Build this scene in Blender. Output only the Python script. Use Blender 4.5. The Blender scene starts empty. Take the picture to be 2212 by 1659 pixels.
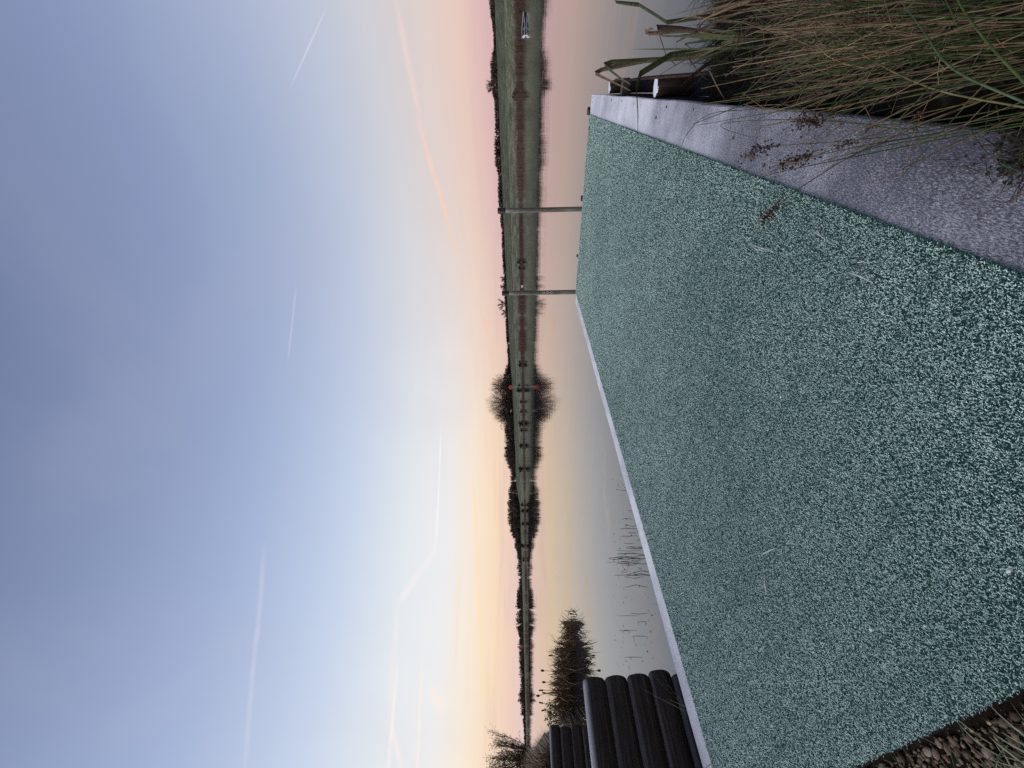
import bpy, math, random
import numpy as np
from mathutils import Vector, Matrix
random.seed(7); rng = np.random.default_rng(7)
scn = bpy.context.scene
col = scn.collection
R = math.radians

# ------------------------------------------------------------------ camera
# world: water level z = 0, the jetty runs along +Y, its deck is at z = 0.30, the lens at (0, 0, 1.5)
PITCH, ROLL, YAW, FPX = 0.0205, -0.0122, 0.6384, 862.5      # FPX: focal length for a 2212 pixel long side
CZ = 1.5
def turn(v):
    x, y, z = v
    c, s = math.cos(ROLL), math.sin(ROLL); x, z = c*x - s*z, s*x + c*z
    c, s = math.cos(PITCH), math.sin(PITCH); y, z = c*y - s*z, s*y + c*z
    c, s = math.cos(YAW), math.sin(YAW); x, y = c*x - s*y, s*x + c*y
    return Vector((x, y, z))
rt, fw, up = turn((1, 0, 0)), turn((0, 1, 0)), turn((0, 0, 1))
cam = bpy.data.objects.new('camera', bpy.data.cameras.new('camera')); col.objects.link(cam)
# the phone was held upright and the picture lies on its side: image right = down, image up = right
M = Matrix((( -up.x, rt.x, -fw.x, 0), (-up.y, rt.y, -fw.y, 0), (-up.z, rt.z, -fw.z, CZ), (0, 0, 0, 1)))
cam.matrix_world = M
cam.data.sensor_width = 36; cam.data.lens = FPX/2212*36
cam.data.clip_start = 0.02; cam.data.clip_end = 9000
scn.camera = cam
FH = Vector((-math.sin(YAW), math.cos(YAW), 0)); RH = Vector((math.cos(YAW), math.sin(YAW), 0))
def at(X, D, z=0.0):
    """world point straight ahead-ish: D metres forward, bearing given as column X of an upright 1659 wide view"""
    p = FH*D + RH*(D*(X - 829.5)/FPX)
    return Vector((p.x, p.y, z))
def yh(X): return 1133.9 - 0.01224*X
def zat(X, Y, D): return CZ + (yh(X) - Y)*D/FPX

# ------------------------------------------------------------------ world, fill lamp, exposure
w = bpy.data.worlds.new('World'); scn.world = w; w.use_nodes = True
wt = w.node_tree; wt.nodes.clear()
def N(t, typ, **kw):
    n = t.nodes.new(typ)
    for k, v in kw.items(): setattr(n, k, v)
    return n
def lin(c): return tuple(((x/255)/12.92 if x/255 <= .04045 else ((x/255+.055)/1.055)**2.4) for x in c)
def ramp(t, stops, interp='EASE'):
    n = t.nodes.new('ShaderNodeValToRGB'); cr = n.color_ramp; cr.interpolation = interp
    while len(cr.elements) < len(stops): cr.elements.new(0.5)
    for e, (p, c) in zip(cr.elements, sorted(stops)):
        e.position = p; e.color = (*c[:3], 1)
    return n
FILL_AZ = R(133); FILL_EL = R(33)       # left of +Y, behind the camera: direction of the added fill lamp
def mathn(t, op, a, b=None, clamp=False):
    n = N(t, 'ShaderNodeMath', operation=op); n.use_clamp = clamp
    for i, v in enumerate((a, b)):
        if v is None: continue
        if isinstance(v, (int, float)): n.inputs[i].default_value = v
        else: t.links.new(v, n.inputs[i])
    return n.outputs[0]
def dotn(t, v, c):
    n = N(t, 'ShaderNodeVectorMath', operation='DOT_PRODUCT'); t.links.new(v, n.inputs[0]); n.inputs[1].default_value = c
    return n.outputs['Value']
def mixn(t, f, a, b, blend='MIX'):
    n = N(t, 'ShaderNodeMix', data_type='RGBA', blend_type=blend)
    if isinstance(f, (int, float)): n.inputs[0].default_value = f
    else: t.links.new(f, n.inputs[0])
    for i, v in ((6, a), (7, b)):
        if isinstance(v, tuple): n.inputs[i].default_value = (*v[:3], 1)
        else: t.links.new(v, n.inputs[i])
    return n.outputs[2]
def mapr(t, v, a, b, c=0.0, d=1.0, smooth=True):
    n = N(t, 'ShaderNodeMapRange', interpolation_type='SMOOTHSTEP' if smooth else 'LINEAR')
    t.links.new(v, n.inputs[0])
    for i, x in enumerate((a, b, c, d)): n.inputs[i+1].default_value = x
    return n.outputs[0]
tc = N(wt, 'ShaderNodeTexCoord'); D = tc.outputs['Generated']
sep = N(wt, 'ShaderNodeSeparateXYZ'); wt.links.new(D, sep.inputs[0]); Z = sep.outputs[2]
zc = mathn(wt, 'MAXIMUM', Z, 0.0)
sn = lambda d: math.sin(R(d))
cool = ramp(wt, [(0.0, lin((200, 168, 176))), (sn(3), lin((216, 180, 180))), (sn(6), lin((230, 200, 188))), (sn(9.5), lin((224, 207, 200))),
                 (sn(15), lin((208, 208, 213))), (sn(21), lin((187, 196, 215))), (sn(29), lin((160, 174, 204))), (sn(40), lin((134, 149, 185))),
                 (sn(54), lin((109, 124, 160))), (1.0, lin((98, 113, 150)))], 'LINEAR')
warm = ramp(wt, [(0.0, lin((228, 200, 196))), (sn(1.6), lin((238, 206, 188))), (sn(3.6), lin((249, 221, 188))), (sn(6.5), lin((248, 233, 214))),
                 (sn(10), lin((237, 237, 238))), (sn(15), lin((229, 234, 238))), (sn(23), lin((197, 211, 234))), (sn(34), lin((162, 180, 214))),
                 (sn(54), lin((119, 134, 168))), (1.0, lin((98, 113, 150)))], 'LINEAR')
wt.links.new(zc, cool.inputs[0]); wt.links.new(zc, warm.inputs[0])
GL = R(92)
glow = dotn(wt, D, (-math.sin(GL), math.cos(GL), 0.0))
gf = mapr(wt, glow, -0.05, 0.98)
sky = mixn(wt, gf, cool.outputs[0], warm.outputs[0])
# thin layered cloud and soft mottling
mp = N(wt, 'ShaderNodeMapping'); wt.links.new(D, mp.inputs[0]); mp.inputs['Scale'].default_value = (1.4, 1.4, 30); mp.inputs['Rotation'].default_value = (0.02, -0.02, 0)
nz = N(wt, 'ShaderNodeTexNoise'); wt.links.new(mp.outputs[0], nz.inputs[0]); nz.inputs['Scale'].default_value = 2.2; nz.inputs['Detail'].default_value = 4
lowband = mathn(wt, 'MULTIPLY', mapr(wt, nz.outputs[0], 0.48, 0.70), mapr(wt, zc, 0.16, 0.02, 0.0, 0.24))
sky = mixn(wt, lowband, sky, lin((205, 172, 180)))
mp2 = N(wt, 'ShaderNodeMapping'); wt.links.new(D, mp2.inputs[0]); mp2.inputs['Scale'].default_value = (1.0, 2.6, 1.6); mp2.inputs['Rotation'].default_value = (0.5, 0.4, 0.7)
nz2 = N(wt, 'ShaderNodeTexNoise'); wt.links.new(mp2.outputs[0], nz2.inputs[0]); nz2.inputs['Scale'].default_value = 1.6; nz2.inputs['Detail'].default_value = 5; nz2.inputs['Roughness'].default_value = 0.55
veil = mathn(wt, 'MULTIPLY', mapr(wt, nz2.outputs[0], 0.42, 0.72), 0.11)
sky = mixn(wt, veil, sky, lin((188, 180, 202)))
def pdir(sx, sy):
    X, Y = 1659 - sy, sx
    return turn(((X-829.5)/FPX, 1, -(Y-1106)/FPX)).normalized()
wisp = N(wt, 'ShaderNodeTexNoise'); wt.links.new(D, wisp.inputs[0]); wisp.inputs['Scale'].default_value = 26; wisp.inputs['Detail'].default_value = 4
wisp2 = N(wt, 'ShaderNodeTexNoise'); wt.links.new(D, wisp2.inputs[0]); wisp2.inputs['Scale'].default_value = 6; wisp2.inputs['Detail'].default_value = 3
def trail(a, b, width, c, amount, rag=0.35):
    global sky
    A, B = pdir(*a), pdir(*b)
    n = A.cross(B).normalized(); m = (A+B).normalized(); half = A.angle(B)/2
    d = dotn(wt, D, tuple(n))
    if rag: d = mathn(wt, 'ADD', d, mathn(wt, 'MULTIPLY', mathn(wt, 'SUBTRACT', wisp2.outputs[0], 0.5), width*rag*4))
    d = mathn(wt, 'ABSOLUTE', d)
    k1 = mapr(wt, d, 0.0, width, 1.0, 0.0)
    k2 = mapr(wt, dotn(wt, D, tuple(m)), math.cos(half*1.12), math.cos(half*0.45))
    k = mathn(wt, 'MULTIPLY', k1, k2)
    k = mathn(wt, 'MULTIPLY', k, mapr(wt, wisp.outputs[0], 0.25, 0.62, 0.35, amount*1.25))
    sky = mixn(wt, k if amount >= .3 else mathn(wt, 'MULTIPLY', k, amount/.6), sky, lin(c))
px = 1/FPX
trail((760, 430), (-20, 1190), 95*px, (172, 172, 198), .26)
trail((575, 1350), (180, 1600), 42*px, (186, 184, 208), .22, .8)
trail((707, 12), (626, 192), 1.8*px, (218, 216, 230), .6, 0)
trail((848, -30), (915, 290), 8*px, (240, 212, 204), .5)
trail((896, 240), (968, 480), 7*px, (249, 208, 190), .7, .7)
trail((950, 420), (990, 560), 4*px, (252, 206, 176), .6, 0)
trail((640, 615), (622, 780), 3*px, (198, 198, 220), .5, 0)
trail((572, 1180), (526, 1700), 6*px, (204, 208, 229), .5, .3)
trail((953, 920), (943, 1180), 2.6*px, (248, 244, 244), .75, .1)
trail((944, 1090), (938, 1200), 5*px, (250, 240, 240), .5)
trail((944, 1180), (862, 1305), 12*px, (244, 238, 241), .65, 1.1)
trail((860, 1300), (842, 1560), 8*px, (244, 234, 234), .4, .8)
trail((860, 1430), (834, 1700), 4.5*px, (252, 240, 230), .6, .5)
trail((845, 1560), (872, 1700), 6*px, (250, 238, 232), .5, .6)
trail((912, 1420), (898, 1700), 4.5*px, (252, 238, 226), .65, .5)
trail((993, 1210), (984, 1460), 4*px, (253, 226, 200), .65, .4)
trail((930, 1480), (960, 1540), 16*px, (252, 236, 226), .5, .6)
trail((1043, 680), (1053, 724), 3*px, (252, 196, 160), .8, 0)
trail((1020, 1000), (1050, 1560), 6*px, (255, 224, 176), .5)
ns = N(wt, 'ShaderNodeTexSky', sky_type='NISHITA'); ns.sun_disc = False
ns.sun_elevation = FILL_EL; ns.sun_rotation = FILL_AZ
bg1 = N(wt, 'ShaderNodeBackground'); wt.links.new(sky, bg1.inputs[0]); bg1.inputs[1].default_value = 1.05
bg2 = N(wt, 'ShaderNodeBackground'); wt.links.new(ns.outputs[0], bg2.inputs[0]); bg2.inputs[1].default_value = 0.05
mxs = N(wt, 'ShaderNodeMixShader'); mxs.inputs[0].default_value = 0.04
wt.links.new(bg1.outputs[0], mxs.inputs[1]); wt.links.new(bg2.outputs[0], mxs.inputs[2])
wo = N(wt, 'ShaderNodeOutputWorld'); wt.links.new(mxs.outputs[0], wo.inputs[0])
sl = bpy.data.lights.new('fill_lamp', 'SUN'); sl.energy = 2.8; sl.angle = R(70); sl.color = (1.0, 0.96, 0.93)  # broad fill lamp added behind the camera to brighten the foreground
so = bpy.data.objects.new('fill_lamp', sl); col.objects.link(so)
sd = Vector((-math.sin(FILL_AZ)*math.cos(FILL_EL), math.cos(FILL_AZ)*math.cos(FILL_EL), math.sin(FILL_EL)))
so.rotation_euler = sd.to_track_quat('Z', 'Y').to_euler(); so.location = sd*60
vs = scn.view_settings; vs.view_transform = 'Standard'; vs.look = 'None'; vs.exposure = 0.0; vs.gamma = 1.0; vs.use_curve_mapping = False
scn.render.engine = 'CYCLES'
scn.cycles.max_bounces = 6; scn.cycles.transparent_max_bounces = 4
scn.cycles.use_denoising = False
scn.cycles.sample_clamp_indirect = 3.0

# ------------------------------------------------------------------ helpers
class MB:
    def __init__(s): s.v = []; s.f = []; s.c = []
    def add(s, vs_, fs, c=(1, 1, 1)):
        o = len(s.v); s.v += [tuple(p) for p in vs_]
        if isinstance(c, list): s.c += c
        else: s.c += [c]*len(vs_)
        s.f += [tuple(i+o for i in f) for f in fs]
    def box(s, x0, x1, y0, y1, z0, z1, c=(1, 1, 1)):
        s.add([(x0,y0,z0),(x1,y0,z0),(x1,y1,z0),(x0,y1,z0),(x0,y0,z1),(x1,y0,z1),(x1,y1,z1),(x0,y1,z1)],
              [(0,3,2,1),(4,5,6,7),(0,1,5,4),(1,2,6,5),(2,3,7,6),(3,0,4,7)], c)
    def tube(s, pts, rad, n=5, c=(1, 1, 1), c2=None, caps=True):
        pts = [Vector(p) for p in pts]; k = len(pts); vs_, cs = [], []
        ref = Vector((0.31, 0.17, 0.93))
        for i, p in enumerate(pts):
            t = (pts[min(i+1, k-1)] - pts[max(i-1, 0)])
            if t.length < 1e-9: t = Vector((0, 0, 1))
            t.normalize()
            a = t.cross(ref)
            if a.length < 0.1: a = t.cross(Vector((1, 0, 0)))
            a.normalize(); b = t.cross(a)
            r = rad[i] if isinstance(rad, (list, tuple)) else rad
            q = i/max(k-1, 1)
            cc = c if c2 is None else tuple(c[j]*(1-q) + c2[j]*q for j in range(3))
            for m in range(n):
                an = 2*math.pi*m/n
                vs_.append(p + a*(r*math.cos(an)) + b*(r*math.sin(an))); cs.append(cc)
        fs = []
        for i in range(k-1):
            for m in range(n):
                m2 = (m+1) % n
                fs.append((i*n+m, i*n+m2, (i+1)*n+m2, (i+1)*n+m))
        if caps: fs += [tuple(range(n-1, -1, -1)), tuple(range((k-1)*n, k*n))]
        s.add(vs_, fs, cs)
    def ribbon(s, pts, wid, side, c=(1, 1, 1), c2=None, fold=0.0):
        pts = [Vector(p) for p in pts]; k = len(pts); side = Vector(side).normalized(); vs_, cs, fs = [], [], []
        for i, p in enumerate(pts):
            q = i/max(k-1, 1); r = wid[i] if isinstance(wid, (list, tuple)) else wid
            cc = c if c2 is None else tuple(c[j]*(1-q) + c2[j]*q for j in range(3))
            t = (pts[min(i+1, k-1)] - pts[max(i-1, 0)]).normalized(); nn = t.cross(side)
            vs_ += [p - side*r + nn*(fold*r), p, p + side*r + nn*(fold*r)]; cs += [cc]*3
        for i in range(k-1):
            a = i*3
            fs += [(a, a+1, a+4, a+3), (a+1, a+2, a+5, a+4)]
        s.add(vs_, fs, cs)
    def blob(s, c0, rad, col_=(1, 1, 1), n=6, m=4, jit=0.15, rnd=random):
        vs_ = [(c0[0], c0[1], c0[2]-rad[2])]; fs = []
        for i in range(1, m):
            th = math.pi*i/m - math.pi/2
            for j in range(n):
                ph = 2*math.pi*j/n; k = 1 + rnd.uniform(-jit, jit)
                vs_.append((c0[0]+rad[0]*k*math.cos(th)*math.cos(ph), c0[1]+rad[1]*k*math.cos(th)*math.sin(ph), c0[2]+rad[2]*k*math.sin(th)))
        vs_.append((c0[0], c0[1], c0[2]+rad[2])); L = len(vs_)-1
        for j in range(n): fs.append((0, 1+(j+1) % n, 1+j))
        for i in range(m-2):
            for j in range(n):
                a, b = 1+i*n+j, 1+i*n+(j+1) % n
                fs.append((a, b, b+n, a+n))
        for j in range(n): fs.append((1+(m-2)*n+j, 1+(m-2)*n+(j+1) % n, L))
        s.add(vs_, fs, col_)
    def mesh(s, name, mat=None, smooth=False):
        me = bpy.data.meshes.new(name); me.from_pydata(s.v, [], s.f); me.update()
        ca = me.color_attributes.new('Col', 'FLOAT_COLOR', 'POINT')
        a = np.ones((len(s.v), 4), np.float32); a[:, :3] = np.array(s.c, np.float32).reshape(-1, 3) if s.v else a[:, :3]
        ca.data.foreach_set('color', a.ravel())
        if smooth: me.polygons.foreach_set('use_smooth', [True]*len(me.polygons))
        if mat: me.materials.append(mat)
        return me
    def build(s, name, mat=None, parent=None, smooth=False, loc=None):
        o = bpy.data.objects.new(name, s.mesh(name, mat, smooth)); col.objects.link(o)
        if loc is not None: o.location = loc
        if parent: o.parent = parent
        return o
def npmesh(name, V, F, C=None, mat=None, smooth=False):
    me = bpy.data.meshes.new(name); k = F.shape[1]
    me.vertices.add(len(V)); me.vertices.foreach_set('co', V.astype(np.float32).ravel())
    me.loops.add(F.size); me.loops.foreach_set('vertex_index', F.astype(np.int32).ravel())
    me.polygons.add(len(F)); me.polygons.foreach_set('loop_start', np.arange(0, F.size, k, dtype=np.int32))
    me.update(calc_edges=True); me.validate()
    if C is not None:
        ca = me.color_attributes.new('Col', 'FLOAT_COLOR', 'POINT')
        a = np.ones((len(V), 4), np.float32); a[:, :3] = C; ca.data.foreach_set('color', a.ravel())
    if smooth: me.polygons.foreach_set('use_smooth', [True]*len(me.polygons))
    if mat: me.materials.append(mat)
    return me
def link(name, me, parent=None, loc=None):
    o = bpy.data.objects.new(name, me); col.objects.link(o)
    if parent: o.parent = parent
    if loc is not None: o.location = loc
    return o
def tag(o, label=None, cat=None, group=None, kind=None):
    if label: o['label'] = label
    if cat: o['category'] = cat
    if group: o['group'] = group
    if kind: o['kind'] = kind
    return o
def empty(name, loc, label, cat, group=None, rz=0):
    o = bpy.data.objects.new(name, None); col.objects.link(o); o.location = loc; o.rotation_euler = (0, 0, rz)
    o.empty_display_size = 0.1
    return tag(o, label, cat, group)

# ------------------------------------------------------------------ materials
def material(name, rough=0.7, spec=0.3):
    m = bpy.data.materials.new(name); m.use_nodes = True; t = m.node_tree
    b = t.nodes['Principled BSDF']; b.inputs['Roughness'].default_value = rough; b.inputs['Specular IOR Level'].default_value = spec
    return m, t, b
def noise(t, scale, detail=4, rough=0.6, coord='Object', sc=(1, 1, 1), dist=0.0):
    c = N(t, 'ShaderNodeTexCoord'); mp_ = N(t, 'ShaderNodeMapping'); mp_.inputs['Scale'].default_value = sc
    t.links.new(c.outputs[coord], mp_.inputs[0])
    n = N(t, 'ShaderNodeTexNoise'); n.inputs['Scale'].default_value = scale; n.inputs['Detail'].default_value = detail; n.inputs['Roughness'].default_value = rough
    n.inputs['Distortion'].default_value = dist
    t.links.new(mp_.outputs[0], n.inputs[0]); return n.outputs[0]
def bump(t, b, h, strength, dist):
    n = N(t, 'ShaderNodeBump'); n.inputs['Strength'].default_value = strength; n.inputs['Distance'].default_value = dist
    t.links.new(h, n.inputs['Height']); t.links.new(n.outputs[0], b.inputs['Normal'])
def shade(c, k): return tuple(v*k for v in c)
def attr(t):
    n = N(t, 'ShaderNodeAttribute'); n.attribute_name = 'Col'; return n.outputs['Color']

def mat_attr(name, rough=0.6, spec=0.25, var=0.3, scale=40, mult=1.0):
    m, t, b = material(name, rough, spec)
    k = mapr(t, noise(t, scale, 3), 0.3, 0.7, (1-var)*mult, (1+var)*mult)
    mm = N(t, 'ShaderNodeVectorMath', operation='SCALE'); t.links.new(attr(t), mm.inputs[0]); t.links.new(k, mm.inputs['Scale'])
    t.links.new(mm.outputs[0], b.inputs['Base Color']); return m
M_PLANT = mat_attr('plant', 0.55, 0.25, 0.35, 60)
M_TURF = mat_attr('frosted_turf', 0.7, 0.15, 0.10, 900)
M_TREE = mat_attr('bare_twigs', 0.85, 0.1, 0.2, 0.5)

# frosted planks
m, t, b = material('frosted_timber', 0.75, 0.2); M_BOARD = m
g1 = noise(t, 1.0, 6, 0.65, sc=(300, 85, 90), dist=0.4)
g2 = noise(t, 1.0, 5, 0.6, sc=(800, 420, 500))
g3 = noise(t, 2.2, 4, 0.6)
f = mathn(t, 'ADD', mathn(t, 'MULTIPLY', g1, 0.68), mathn(t, 'MULTIPLY', g2, 0.52))
f = mathn(t, 'ADD', f, mathn(t, 'MULTIPLY', mathn(t, 'SUBTRACT', g3, 0.5), 0.35))
# rime thinner toward the near right end, with the rushes' shade painted into it
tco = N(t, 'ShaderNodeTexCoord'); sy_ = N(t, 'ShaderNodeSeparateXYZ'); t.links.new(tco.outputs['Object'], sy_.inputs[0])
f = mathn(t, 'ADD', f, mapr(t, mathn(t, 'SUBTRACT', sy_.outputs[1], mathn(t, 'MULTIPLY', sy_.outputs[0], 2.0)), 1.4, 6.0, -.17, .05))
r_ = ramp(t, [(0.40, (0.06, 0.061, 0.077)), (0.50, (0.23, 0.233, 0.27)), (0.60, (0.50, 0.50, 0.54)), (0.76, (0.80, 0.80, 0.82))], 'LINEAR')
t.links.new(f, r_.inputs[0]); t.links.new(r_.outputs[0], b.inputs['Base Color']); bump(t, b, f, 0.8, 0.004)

# dark treated logs, rime only where it settles: on the faces turned to the sky
def log_mat(name, grain=(3, 3, 3), base=((0.005, 0.005, 0.005), (0.060, 0.053, 0.049)), frost=0.9, lo=0.45, hi=0.98):
    m, t, b = material(name, 0.92, 0.08)
    g = noise(t, 1.0, 8, 0.74, sc=grain, dist=0.9)
    rr = ramp(t, [(0.34, base[0]), (0.44, shade(base[1], .55)), (0.49, shade(base[1], .75)), (0.505, base[0]), (0.525, shade(base[1], .8)), (0.66, shade(base[1], 1.3))], 'LINEAR'); t.links.new(g, rr.inputs[0])
    ge = N(t, 'ShaderNodeNewGeometry'); s_ = N(t, 'ShaderNodeSeparateXYZ'); t.links.new(ge.outputs['Normal'], s_.inputs[0])
    k = mathn(t, 'MULTIPLY', mapr(t, s_.outputs[2], lo, hi), mapr(t, mathn(t, 'ADD', mathn(t, 'MULTIPLY', noise(t, 300, 3), .5), mathn(t, 'MULTIPLY', g, .5)), 0.36, 0.55, 0.25, frost))
    c = mixn(t, k, rr.outputs[0], (0.66, 0.68, 0.74)); t.links.new(c, b.inputs['Base Color']); bump(t, b, g, 1.0, 0.02)
    return m
M_LOG = log_mat('dark_logs', (44, 1.4, 44), lo=.60, hi=1.12, frost=.85)
M_LOGLOW = log_mat('sheltered_logs', (44, 1.4, 44), ((0.005, 0.0045, 0.004), (0.060, 0.052, 0.047)), .28, .60, 1.1)
M_PILE = log_mat('dark_piles', (50, 50, 3), ((0.012, 0.009, 0.008), (0.05, 0.035, 0.03)), 1.0, .8, .97)
M_POST = log_mat('weathered_post', (45, 45, 2.5), ((0.045, 0.045, 0.04), (0.20, 0.195, 0.165)), 0.6)
M_FASCIA = log_mat('wet_fascia', (30, 3, 60), ((0.006, 0.005, 0.005), (0.03, 0.026, 0.024)), 0.3)
m, t, b = material('black_plastic', 0.45, 0.4); b.inputs['Base Color'].default_value = (0.006, 0.006, 0.007, 1); M_BLACK = m
m, t, b = material('frosted_metal', 0.5, 0.5); M_FROSTMETAL = m
rr = ramp(t, [(0.35, (0.5, 0.52, 0.58)), (0.6, (0.85, 0.86, 0.92))]); t.links.new(noise(t, 260, 3), rr.inputs[0]); t.links.new(rr.outputs[0], b.inputs['Base Color'])
m, t, b = material('rusty_steel', 0.6, 0.4); M_STEEL = m
rr = ramp(t, [(0.35, (0.012, 0.01, 0.01)), (0.7, (0.05, 0.04, 0.035))]); t.links.new(noise(t, 60, 4), rr.inputs[0]); t.links.new(rr.outputs[0], b.inputs['Base Color'])
m, t, b = material('white_paint', 0.5, 0.4); b.inputs['Base Color'].default_value = (0.50, 0.51, 0.53, 1); M_WHITE = m
m, t, b = material('grey_hull', 0.5, 0.4); b.inputs['Base Color'].default_value = (0.16, 0.17, 0.17, 1); M_HULL = m
m, t, b = material('dark_lining', 0.7, 0.2); b.inputs['Base Color'].default_value = (0.02, 0.023, 0.035, 1); M_LINING = m
m, t, b = material('signal_red', 0.5, 0.4); b.inputs['Base Color'].default_value = (0.62, 0.07, 0.06, 1); M_RED = m

# stones: each takes its own shade
m, t, b = material('pebbles', 0.8, 0.2); M_PEB = m
oi = N(t, 'ShaderNodeObjectInfo')
rr = ramp(t, [(0.0, (0.07, 0.046, 0.031)), (0.35, (0.14, 0.098, 0.063)), (0.7, (0.22, 0.16, 0.108)), (0.93, (0.30, 0.24, 0.18)), (1.0, (0.33, 0.28, 0.245))], 'LINEAR')
t.links.new(oi.outputs['Random'], rr.inputs[0])
k = mapr(t, noise(t, 45, 5), 0.3, 0.7, 0.45, 1.35)
mm = N(t, 'ShaderNodeVectorMath', operation='SCALE'); t.links.new(rr.outputs[0], mm.inputs[0]); t.links.new(k, mm.inputs['Scale'])
t.links.new(mm.outputs[0], b.inputs['Base Color']); bump(t, b, noise(t, 160, 4), 0.5, 0.004)
m, t, b = material('soil', 0.9, 0.1); M_SOIL = m
n1 = noise(t, 14, 8, 0.72)
rr = ramp(t, [(0.30, (0.006, 0.0045, 0.003)), (0.55, (0.024, 0.017, 0.011)), (0.72, (0.07, 0.052, 0.035))], 'LINEAR'); t.links.new(n1, rr.inputs[0]); t.links.new(rr.outputs[0], b.inputs['Base Color']); bump(t, b, n1, 1.0, 0.03)
m, t, b = material('dry_bank', 0.9, 0.1); M_DRY = m
n1 = noise(t, 2.5, 8, 0.75)
rr = ramp(t, [(0.32, (0.012, 0.008, 0.006)), (0.6, (0.04, 0.028, 0.019)), (0.75, (0.07, 0.05, 0.034))], 'LINEAR'); t.links.new(n1, rr.inputs[0]); t.links.new(rr.outputs[0], b.inputs['Base Color']); bump(t, b, n1, 1.0, 0.1)

# rough frosted grass of the far bank
m, t, b = material('frosted_bank_grass', 0.9, 0.1); M_BANK = m
ta = noise(t, 0.16, 8, 0.72, sc=(1, 1, 3)); tb = noise(t, 1.1, 4, 0.6); tcn = noise(t, 0.02, 3, 0.5)
f = mathn(t, 'ADD', mathn(t, 'MULTIPLY', ta, 0.55), mathn(t, 'MULTIPLY', tb, 0.45))
rr = ramp(t, [(0.38, (0.038, 0.044, 0.027)), (0.50, (0.105, 0.112, 0.073)), (0.62, (0.24, 0.245, 0.175))], 'LINEAR'); t.links.new(f, rr.inputs[0])
c = mixn(t, 1.0, rr.outputs[0], attr(t), 'MULTIPLY'); t.links.new(c, b.inputs['Base Color']); bump(t, b, f, 1.0, 0.8)

# water
m, t, b = material('lake_water', 0.008, 0.5); M_WATER = m
b.inputs['Base Color'].default_value = (0.015, 0.016, 0.023, 1); b.inputs['IOR'].default_value = 1.6
ya = -YAW
def wavenoise(scale, sc, det=3):
    c_ = N(t, 'ShaderNodeTexCoord'); mp_ = N(t, 'ShaderNodeMapping'); mp_.inputs['Rotation'].default_value = (0, 0, ya); mp_.inputs['Scale'].default_value = sc
    t.links.new(c_.outputs['Object'], mp_.inputs[0])
    n_ = N(t, 'ShaderNodeTexNoise'); n_.inputs['Scale'].default_value = scale; n_.inputs['Detail'].default_value = det; t.links.new(mp_.outputs[0], n_.inputs[0]); return n_.outputs[0]
w1 = wavenoise(1.0, (0.5, 1.6, 1)); w2 = wavenoise(1.0, (3.0, 9.0, 1), 2); w3 = wavenoise(1.0, (0.03, 0.12, 1), 2)
calm = mapr(t, w3, 0.44, 0.60, 0.12, 1.0)
hh = mathn(t, 'ADD', mathn(t, 'MULTIPLY', w1, 0.0055), mathn(t, 'MULTIPLY', mathn(t, 'MULTIPLY', w2, calm), 0.0022))
bn = N(t, 'ShaderNodeBump'); bn.inputs['Strength'].default_value = 0.55; bn.inputs['Distance'].default_value = 1.0
t.links.new(hh, bn.inputs['Height']); t.links.new(bn.outputs[0], b.inputs['Normal'])

# ------------------------------------------------------------------ water and far land
mb = MB(); S = 5000
xs = [-S, -400, -60, 0, 60, 400, S]
for a in range(len(xs)-1):
    for c_ in range(len(xs)-1):
        mb.add([(xs[a], xs[c_], 0), (xs[a+1], xs[c_], 0), (xs[a+1], xs[c_+1], 0), (xs[a], xs[c_+1], 0)], [(0, 1, 2, 3)])
tag(mb.build('lake_water', M_WATER), kind='structure')
mb = MB(); mb.add([(-S, -S, -2.5), (S, -S, -2.5), (S, S, -2.5), (-S, S, -2.5)], [(0, 1, 2, 3)])
tag(mb.build('lake_bed', M_SOIL), kind='structure')

def interp(pts):
    xs_ = [p[0] for p in pts]; ys_ = [p[1] for p in pts]
    return lambda X: float(np.interp(X, xs_, ys_))
Ds = interp([(-700, 95), (-100, 120), (110, 145), (262, 172), (446, 176), (626, 190), (850, 199), (1001, 204), (1220, 196), (1440, 168), (1659, 120), (1900, 85), (2600, 60)])
Ytier = interp([(-700, 1146), (0, 1139), (110, 1137), (262, 1133.5), (446, 1130), (573, 1127), (700, 1121.5), (850, 1116), (1001, 1110.6), (1220, 1104), (1440, 1096.5), (1659, 1090.7), (2600, 1062)])
Ycrest = interp([(-700, 1144), (0, 1137.5), (110, 1135.5), (262, 1131), (446, 1126), (560, 1123.5), (578, 1121), (592, 1117), (626, 1114), (769, 1108.4), (850, 1103.4), (1001, 1096), (1220, 1086), (1440, 1077), (1659, 1067.7), (2600, 1030)])
def crest(X):
    d = Ds(X) + 85
    return d, max(0.5, zat(X, Ycrest(X), d))
def hn(x, y, s): return math.sin(x*s+1.3*math.sin(y*s*.7))*math.cos(y*s*1.1+.9*math.sin(x*s*.6))
cols = list(range(-700, 2601, 12)); rows = []; cc = []; V = []
prof = [('s', -14, -1.2), ('s', -1, -0.12), ('s', 0.6, 0.10), ('s', 2.5, 0.6)]
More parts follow.
